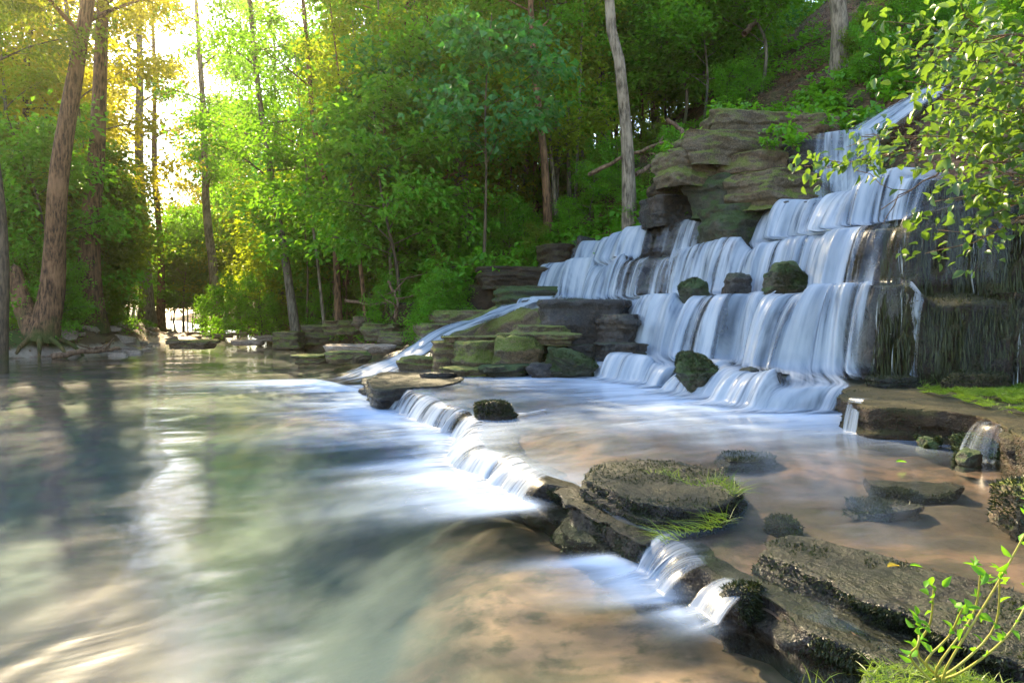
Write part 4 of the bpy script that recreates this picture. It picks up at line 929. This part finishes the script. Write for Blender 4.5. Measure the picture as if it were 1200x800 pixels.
for t_ in range(26):
    d = random.uniform(29, 62); px = random.uniform(-90, 120-max(0, d-36)*.6); x, y = pick(px, d)
    if poly_sd(np.array([x]), np.array([y]), LB)[0] < 2: continue
    put('tall', x, y, random.choice(['leaf_gold', 'leaf_sunglow', 'leaf_sunglow']), LBL['left'][1], LBL['left'][2], random.uniform(.8, 1.2))  # mostly the painted sun-glow leaf colour on this bank
# understory
cnt = 0
for t_ in range(2000):
    d = random.uniform(20, 48); px = random.uniform(255, 900); x, y = pick(px, d); z = ground(x, y)[0]
    if z < .35 or d < 21+max(0, px-500)*.012 or (px > 640 and d < 25) or (px < 330 and d < 30): continue
    if 560 < px < 900 and random.random() < .6: continue
    put('under', x, y, random.choice(['leaf_mid', 'leaf_mid', 'leaf_skysheen', 'leaf_fresh', 'leaf_gold']), 'young understory tree with layered leaf sprays on the wooded slope', 'young trees on the slope', random.uniform(.8, 1.35)); cnt += 1
    if cnt > 62: break
for t_ in range(44):
    d = random.uniform(25, 55); px = random.uniform(-40, 110-max(0, d-36)*.5); x, y = pick(px, d)
    if poly_sd(np.array([x]), np.array([y]), LB)[0] < 1.5: continue
    put('under', x, y, random.choice(['leaf_gold', 'leaf_mid', 'leaf_olive', 'leaf_fresh']), 'young understory tree behind the trunks of the opposite bank', 'young trees on the opposite bank', random.uniform(.8, 1.3))
for t_ in range(16):
    d = random.uniform(50, 75); px = random.uniform(200, 300); x, y = pick(px, d)
    put('under', x, y, random.choice(['leaf_gold', 'leaf_fresh']), 'young tree at the far bend of the creek', 'young trees at the creek bend', random.uniform(1., 1.6))
# shrubs
cnt = 0
for t_ in range(4000):
    d = random.uniform(16, 42); px = random.uniform(330, 1250); x, y = pick(px, d); z = ground(x, y)[0]
    py = 365-(z-CAMZ)/d*800
    if z < .5 or py < -60: continue
    if 740 < px < 1130 and 60 < py < 225 and d < 19: continue
    if 690 < px < 1000 and -40 < py < 210 and random.random() < .88: continue
    put('shrub', x, y, random.choice(['leaf_mid', 'leaf_fresh', 'leaf_mid', 'leaf_olive']), 'low leafy shrub on the litter-covered slope', 'low shrubs on the slope', random.uniform(.3, .85)); cnt += 1
    if cnt > 200: break
for t_ in range(70):
    d = random.uniform(23, 55); px = random.uniform(-30, 140); x, y = pick(px, d)
    s_ = poly_sd(np.array([x]), np.array([y]), LB)[0]
    if s_ < 1. or s_ > 12: continue
    put('shrub', x, y, random.choice(['leaf_mid', 'leaf_fresh', 'leaf_olive']), 'low leafy shrub under the trees of the opposite bank', 'low shrubs on the opposite bank', random.uniform(.5, 1.2))
for (px, d, s, lf, lb) in ((278, 33, 1.25, 'leaf_fresh', 'rounded green bush hanging over the creek bend'), (305, 31, 1.1, 'leaf_mid', 'green bush beside the rounded one at the creek bend'), (250, 38, 1.1, 'leaf_fresh', 'green bush under the white-barked tree'),
        (505, 19.6, .75, 'leaf_fresh', 'bright leafy bush on the mossy bank stones beside the chute'), (520, 20.2, .7, 'leaf_fresh', 'bright leafy bush behind the one beside the chute')):
    x, y = pick(px, d); put('shrub', x, y, lf, lb, None, s, z=max(ground(x, y)[0], .15))
# leafy herbs just above the far fall
hp = []
for k in range(3):
    rng = np.random.default_rng(860+k); mb = MB(); S, D = [], []
    for j in range(9):
        a_ = rng.uniform(0, 6.28); l = rng.uniform(.2, .5); e = np.array([math.cos(a_)*l*.6, math.sin(a_)*l*.6, l]); mb.add(*tube(catmull(np.array([(0, 0, -.05), e*.5+np.array([0, 0, .08]), e]), 6), np.linspace(.006, .003, 6), 4)); S.append(e); D.append(e*np.array([1, 1, .2]))
    cv, cf = spray_leaves(rng, np.array(S), np.array(D), .2, 9, .16, .75, hi=True, jit=.25)
    hp.append((mk_mesh('stem', *mb.get(), M['twig']), mk_mesh('foliage', cv, cf, M['leaf_fresh'])))
def herb(x, y, z, s, label, group):
    r = tag(empty('leafy_herb', (x, y, z), random.uniform(0, 6.28)), label, 'plant', group); r.scale = (s, s, s)
    a_, b_ = random.choice(hp); link('stem', a_, parent=r); link('foliage', b_, parent=r)
for k in range(80):
    px = random.uniform(560, 775); d = random.uniform(18.5, 22.5); x, y = pick(px, d); z = ground(x, y)[0]
    if z < 2.4: continue
    herb(x, y, z, random.uniform(.7, 1.4), 'broad-leaved green herb growing just above the far fall', 'herbs above the far fall')
for k in range(60):
    px = random.uniform(890, 1060); d = random.uniform(15.5, 21); x, y = pick(px, d); z = ground(x, y)[0]
    herb(x, y, z, random.uniform(.6, 1.2), 'broad-leaved herb around the outcrop and the tan trunk', 'herbs around the outcrop')
for px, py, d, s in ((850, 136, 15.2, .8), (880, 132, 15.3, .7), (945, 137, 15, .8), (815, 165, 14.9, .7), (790, 180, 15, .6), (965, 150, 14.4, .7), (915, 158, 13.9, .8), (930, 168, 13.5, .7), (900, 170, 13.8, .6)):
    p = at(px, py, d); herb(p[0], p[1], p[2]-.1, s, 'light green herb rooted on the stacked blocks of the outcrop', 'herbs in the outcrop cracks')
# ---- fallen wood
def log(pp, r0, r1, label, mat='deadwood', name='fallen_branch', twigs=3, seed=0):
    rng = np.random.default_rng(900+seed); P = catmull(np.array(pp), 16); P[1:-1] += rng.normal(0, .02, (14, 3)); mb = MB(); mb.add(*tube(P, np.linspace(r0, r1, 16), 8, seed, .18))
    for j in range(twigs):
        i = rng.integers(4, 14); d = unit(rng.normal(0, 1, 3)+np.array([0, 0, .5])); l = rng.uniform(.3, .9); mb.add(*tube(P[i]+d*np.linspace(0, l, 5)[:, None]+rng.normal(0, .02, (5, 3)), np.linspace(r1, .005, 5), 5))
    V, F = mb.get(); ground_thing(name, V, F, M[mat], label, 'branch')
log([at(690, 205, 22), at(730, 185, 21.5), at(775, 168, 21), at(830, 152, 20.5)], .07, .04, 'long dead branch lying across the slope behind the pale slim tree', seed=1)
log([at(745, 205, 20), at(775, 185, 20.5), at(800, 160, 21)], .07, .04, 'short bare branch crossing the long dead one', seed=2)
log([at(782, 140, 18.5), at(798, 152, 18.3), at(800, 170, 18), at(805, 190, 17.6)], .06, .04, 'pale forked stick above the outcrop', seed=3)
log([at(872, 40, 25), at(890, 22, 26), at(925, 2, 27)], .1, .07, 'sunlit fallen log high on the slope', seed=4)
log([at(1190, 205, 7), at(1120, 195, 7), at(1060, 225, 6.8), at(1035, 262, 6.7)], .012, .004, 'thin bare twig hanging below the leafy shrub', 'twig', seed=5, twigs=4)
log([at(455, 330, 22), at(465, 350, 21.6), at(462, 372, 21.2)], .05, .03, 'bare branching root stump on the shaded bank', seed=6, twigs=7)
log([at(405, 352, 24), at(440, 356, 23.5), at(480, 348, 23), at(520, 330, 23)], .06, .03, 'bare pale root sprawling along the shaded bank', seed=7, twigs=5)
log([at(60, 418, 21.5), at(95, 412, 22), at(140, 408, 23)], .1, .06, 'driftwood log on the opposite shore', seed=8)
# ---- litter of brown leaves on the slope and banks
n = 26000; P = []
rg = np.random.default_rng(77)
P1, N1 = face_samples(HV, HF, 26000, rg, lambda c, n_: (c[:, 1] > 8)*(c[:, 1] < 45)*np.exp(-np.hypot(c[:, 0]-4, c[:, 1]-18)/9)*(c[:, 2] > .2))
P2, N2 = face_samples(BEDV, BEDF, 5000, rg, lambda c, n_: (c[:, 2] > .12)*(c[:, 0] < -10)*(c[:, 0] > -28)*(c[:, 1] < 45)*1.)
P = np.concatenate([P1, P2]); N_ = np.concatenate([P1*0+N1, N2]); N_ = N_*np.sign(N_[:, 2:3])
v, f = leaf_mesh(P+N_*.015, rg.normal(0, 1, P.shape)-N_*.2, N_+rg.normal(0, .35, P.shape), rg.uniform(.07, .15, len(P)), rg.uniform(.05, .1, len(P)))
tag(link('leaf_litter', mk_mesh('leaf_litter', v, f, M['litter'])), 'brown fallen leaves covering the slope and banks', 'leaf litter', kind='stuff')
# low green ground cover
P1, N1 = face_samples(HV, HF, 30000, rg, lambda c, n_: (c[:, 1] > 12)*(c[:, 1] < 50)*(c[:, 2] > .3)*np.exp(-np.hypot(c[:, 0]-3, c[:, 1]-22)/14)*sstep(.08, .25, fbm(c*.45, 231, 3)))
P2, N2 = face_samples(BEDV, BEDF, 9000, rg, lambda c, n_: (c[:, 2] > .4)*(c[:, 0] < -12)*(c[:, 0] > -34)*(c[:, 1] < 60)*sstep(-.1, .2, fbm(c*.5, 232, 3)))
P = np.concatenate([P1, P2]); k = len(P)
v, f = leaf_mesh(P+np.stack([0*P[:, 0], 0*P[:, 0], rg.uniform(.03, .28, k)], 1), rg.normal(0, 1, P.shape)*np.array([1, 1, .3]), np.array([0, 0, 1.])+rg.normal(0, .35, P.shape), rg.uniform(.07, .16, k), rg.uniform(.05, .1, k))
tag(link('ground_cover', mk_mesh('ground_cover', v, f, M['leaf_fresh'], smooth=False)), 'low green leaves covering patches of the forest floor', 'ground cover', kind='stuff')

# ================================================================ overhanging shrub by the frame edge
rng = np.random.default_rng(950); mb = MB(); S, D, Q = [], [], []
root = np.array([5.6, 6.1, 2.35])
tips = [(1130, 20, 5.0), (1075, 60, 5.3), (1155, 70, 4.7), (1100, 110, 5.2), (1060, 95, 5.8), (1170, 130, 4.8), (1110, 160, 5.3), (965, 196, 6.0), (1160, 190, 4.9), (1120, 235, 5.2), (1165, 250, 5.0), (1185, 40, 4.5), (1190, 95, 4.6), (1140, 285, 5.3), (1010, 160, 5.9), (1190, 215, 4.8), (1090, 30, 5.6), (1150, 150, 5.4)]
for i, (px, py, d) in enumerate(tips):
    e = at(px, py, d); mid = root*.45+e*.55+np.array([0, 0, rng.uniform(.15, .6)])
    C = catmull(np.array([root+rng.normal(0, .08, 3), root*.8+mid*.2+np.array([0, 0, .2]), mid, e]), 16); mb.add(*tube(C, np.linspace(.022, .004, 16), 6, i, .1))
    for j in range(12):
        k = int(rng.integers(5, 16)); c = C[k]; dd = unit(C[min(k+1, 15)]-C[k-1]); a_ = math.atan2(dd[1], dd[0])+rng.choice([-1, 1])*rng.uniform(.35, 1.2)
        l = rng.uniform(.12, .4); t2 = c+l*perp_dir(a_, rng.uniform(-.5, .45)); mb.add(*tube(np.stack([c, (c+t2)/2+rng.normal(0, .012, 3), t2]), [.005, .004, .002], 4))
        if k > 6: S.append(t2); D.append(t2-c); Q.append(rng.uniform(.12, .22))
    S.append(e); D.append(C[-1]-C[-3]); Q.append(.2)
sh = tag(empty('overhanging_shrub', root-np.array([0, 0, .3])), 'leafy shrub arching from the frame edge over the dripping cliff', 'shrub')
child('branchwork', *mb.get(), M['twig'], sh)
cv, cf = spray_leaves(rng, np.array(S), np.array(D), np.array(Q)*1.15, 11, .09, .6, flat=.3, jit=.6, hi=True)
child('foliage', cv, cf, M['leaf_shrub'], sh)
# ================================================================ small foreground plants
def blades(rng, P, L, W, lean, spread=.6):
    n = len(P); d = unit(np.stack([rng.normal(0, spread, n)+lean[0], rng.normal(0, spread, n)+lean[1], np.ones(n)], 1)); L = L*rng.uniform(.6, 1.4, n)
    b = unit(np.cross(d, rng.normal(0, 1, (n, 3))))*(W/2); hz = d*np.array([1, 1, 0]); v = []
    for t in (0, .35, .7, 1): 
        c = P+d*(L*t)[:, None]+(hz*.6-np.array([0, 0, .45]))*(L*t*t)[:, None]*.7
        v += [c-b*(1-t*.95), c+b*(1-t*.95)]
    V = np.stack(v, 1).reshape(-1, 3); o = np.arange(n)[:, None]*8
    return V, np.concatenate([o+np.array([k, k+1, k+3, k+2]) for k in (0, 2, 4)])
# moss carpet on the ledge stone
rg = np.random.default_rng(961); n = 15000
ol = np.array(ring(.62, (1070, 456), (1120, 451), (1190, 455), (1260, 462), (1260, 492), (1190, 488), (1150, 478), (1110, 466)))
lo, hi = ol.min(0), ol.max(0); q = lo+(hi-lo)*rg.random((n*3, 2))
ins = np.zeros(len(q), bool); j = len(ol)-1
for i in range(len(ol)):
    a, b = ol[i], ol[j]; c_ = ((a[1] > q[:, 1]) != (b[1] > q[:, 1])) & (q[:, 0] < (b[0]-a[0])*(q[:, 1]-a[1])/(b[1]-a[1]+1e-12)+a[0]); ins ^= c_; j = i
q = q[ins]; q = q[fbm(np.stack([q[:, 0]*3, q[:, 1]*3, q[:, 0]*0], 1), 233, 4) > -.1][:n]
P = np.concatenate([q, np.full((len(q), 1), .6)], 1); P[:, 2] += .03+.05*fbm(P*np.array([2.5, 2.5, 0]), 234, 3)+.05*np.maximum(0, fbm(P*np.array([9, 9, 0]), 235, 2))
V, F = blades(rg, P, .055, .006, (-.4, -.5), .9); ground_thing('moss_carpet', V, F, M['moss_bright'], 'bright yellow-green moss carpet on the thick brown ledge stone', 'moss')
for px, py, s, n, lb in ((1080, 452, .16, 30, 'few grass blades sprouting behind the bright moss carpet'), ):
    P = np.array([(*pz(px+rg.normal(0, 14), py, .6), .6) for _ in range(n)]); V, F = blades(rg, P, s, .007, (0, 0), .5); ground_thing('grass_tuft', V, F, M['grass'], lb, 'grass')
# grass along the layered rock
def tuft(path, z, n, L, lb, lean=(-.3, -.3), W=.0045, sp=.7):
    P = catmull(np.array(path), n)[:, :2]; P = P+rg.normal(0, .02, P.shape); P = np.concatenate([P, np.full((n, 1), z)], 1)
    V, F = blades(rg, P, L, W, lean, sp); return ground_thing('grass_tuft', V, F, M['grass'], lb, 'grass')
tuft(ring(.4, (762, 553), (785, 556), (805, 566), (835, 572)), .4, 60, .11, 'sparse grass on the top of the layered rock')
tuft(ring(.38, (825, 566), (852, 572), (862, 582)), .39, 110, .14, 'dense grass clump at the end of the layered rock', (.2, -.2))
tuft(ring(.3, (855, 592), (838, 605), (806, 612), (776, 622)), .24, 130, .16, 'grass fringe trailing over the spill below the layered rock', (-.9, -.5))
# corner plant with yellow stems
rg = np.random.default_rng(977)
b0 = np.array([1.32, 2.12, .34])
st = MB(); S, D = [], []
STEMS = [((1075, 765), (1090, 730), (1094, 690)), ((1085, 775), (1112, 745), (1128, 712)), ((1100, 778), (1140, 720), (1150, 665)), ((1110, 780), (1165, 690), (1215, 600)), ((1120, 782), (1165, 735), (1172, 672)), ((1130, 785), (1180, 745), (1212, 690)), ((1068, 772), (1076, 755), (1077, 738))]
for i, s in enumerate(STEMS):
    p = [b0+rg.normal(0, .02, 3)*np.array([1, 1, 0])]+[at(x, y, 2.05-.03*j+.03*rg.normal()) for j, (x, y) in enumerate(s)]
    C = catmull(np.array(p), 14); st.add(*tube(C, np.linspace(.0042, .0024, 14), 6))
    for j in range(9 if i in (2, 3, 4) else 6): S.append(C[-1]+rg.normal(0, .014, 3)); D.append(rg.normal(0, 1, 3)+np.array([0, 0, .8]))
    for j in range(7): S.append(C[rg.integers(5, 14)]); D.append(rg.normal(0, 1, 3)+np.array([0, 0, .4]))
M['stem'] = (lambda t: t.done(t.principled((.28, .26, .04), .5)))(NT('yellow_stem'))
pl = tag(empty('stem_plant', b0), 'sprouting plant with bare yellow stems in the near corner', 'plant')
child('stem', *st.get(), M['stem'], pl)
k = len(S); v, f = leaf_mesh(np.array(S), np.array(D), rg.normal(0, 1, (k, 3))+np.array([0, 0, .5]), rg.uniform(.02, .045, k), rg.uniform(.012, .024, k), hi=True, droop=.25); child('foliage', v, f, M['leaf_fresh'], pl)
mV, mF = rock_geo((1.32, 2.02, .18), (.34, .3, .16), .3, 985, e=.7); tag(link('mossy_mound', mk_mesh('mossy_mound', mV-np.array([1.32, 2.02, .02]), mF, M['rock_green']), loc=(1.32, 2.02, .02)), 'mossy mound in the near corner from which the yellow stems grow', 'mound')
P, N = face_samples(mV, mF, 2600, rg, lambda c, n_: (n_[:, 2] > .1)*1.); V, F = blades(rg, P, .06, .0045, (-.2, -.4), .8); ground_thing('grass_tuft', V, F, M['grass'], 'bright grass covering the mossy mound in the near corner', 'grass')
P = np.array([(*pz(960+rg.normal(0, 8), 800, .1), .1) for _ in range(10)]); V, F = blades(rg, P, .09, .004, (0, 0), .4); ground_thing('grass_tuft', V, F, M['grass'], 'few thin grass blades at the bottom frame edge', 'grass')
# loose leaves
def loose(px, py, z, d, col, lb, s=.06):
    x, y = pz(px, py, z); V, F = leaf_mesh(np.array([[x, y, z]]), np.array([[math.cos(d), math.sin(d), .05]]), np.array([[0, 0, 1.]]), s, s*.45, hi=True, droop=.1); ground_thing('fallen_leaf', V, F, M[col], lb, 'leaf')
M['leaf_yellow'] = m_leaf('leaf_yellow', (.42, .3, .02), (.5, .36, .03), (.4, .3, .03), .3)
loose(1040, 664, .425, .35, 'leaf_yellow', 'single yellow leaf stranded on the long slab', .07)
loose(1066, 662, .42, -.3, 'leaf_fresh', 'small green leaf lying near the yellow one on the long slab', .05)
loose(1050, 541, .34, .1, 'leaf_fresh', 'green leaf floating in the shallows below the moss slab', .09)
loose(1012, 507, .34, .4, 'litter', 'curled brown leaf beside the small spill of the ledge stone', .08)
# ================================================================ camera, sky, sun
cam = bpy.data.cameras.new('camera'); co = bpy.data.objects.new('camera', cam); COL.objects.link(co)
co.location = (0, 0, CAMZ); co.rotation_euler = (math.pi/2, 0, 0)
cam.sensor_width = 36; cam.lens = 24; cam.shift_y = -35/1200; cam.clip_end = 1000; cam.clip_start = .05
SC.camera = co
SUN_EL, SUN_AZ = math.radians(38), math.radians(-31)            # azimuth measured from straight ahead, negative towards the left
sd = Vector((math.sin(SUN_AZ)*math.cos(SUN_EL), math.cos(SUN_AZ)*math.cos(SUN_EL), math.sin(SUN_EL)))
sl = bpy.data.lights.new('sun', 'SUN'); sl.energy = 4.; sl.angle = math.radians(.55); sl.color = (1, .8, .5)
so = bpy.data.objects.new('sun', sl); COL.objects.link(so); so.rotation_euler = sd.to_track_quat('Z', 'Y').to_euler()
w = bpy.data.worlds.new('World'); SC.world = w; w.use_nodes = True
nt_ = w.node_tree; bg = nt_.nodes['Background']; sk = nt_.nodes.new('ShaderNodeTexSky'); sk.sky_type = 'NISHITA'; sk.sun_disc = False
sk.sun_elevation = SUN_EL; sk.sun_rotation = SUN_AZ; sk.air_density = 1.; sk.dust_density = .9
nt_.links.new(sk.outputs[0], bg.inputs[0]); bg.inputs[1].default_value = .15
SC.view_settings.view_transform = 'Standard'; SC.view_settings.look = 'None'; SC.view_settings.gamma = 1; SC.view_settings.exposure = 2.3
SC.view_settings.use_curve_mapping = False
def m_haze():
    t = NT('haze'); v = t.n('ShaderNodeVolumePrincipled', ins={'Color': (1, .87, .6, 1), 'Density': .0007, 'Anisotropy': .85})
    t.t.links.new(v.outputs[0], t.out.inputs['Volume']); return t.m
hv = np.array([(x, y, z) for x in (-160, 140) for y in (-16, 196) for z in (-3, 75)], float)
tag(link('haze', mk_mesh('haze', hv, np.array([(0, 1, 3, 2), (4, 6, 7, 5), (0, 4, 5, 1), (2, 3, 7, 6), (0, 2, 6, 4), (1, 5, 7, 3)]), m_haze(), smooth=False)), kind='stuff')
cy = SC.cycles; cy.volume_bounces = 0; cy.max_bounces = 10; cy.diffuse_bounces = 6; cy.glossy_bounces = 3; cy.transmission_bounces = 5; cy.transparent_max_bounces = 24
cy.use_denoising = True; cy.caustics_reflective = False; cy.caustics_refractive = False; cy.sample_clamp_indirect = 6
cy.use_adaptive_sampling = True; cy.adaptive_threshold = .02
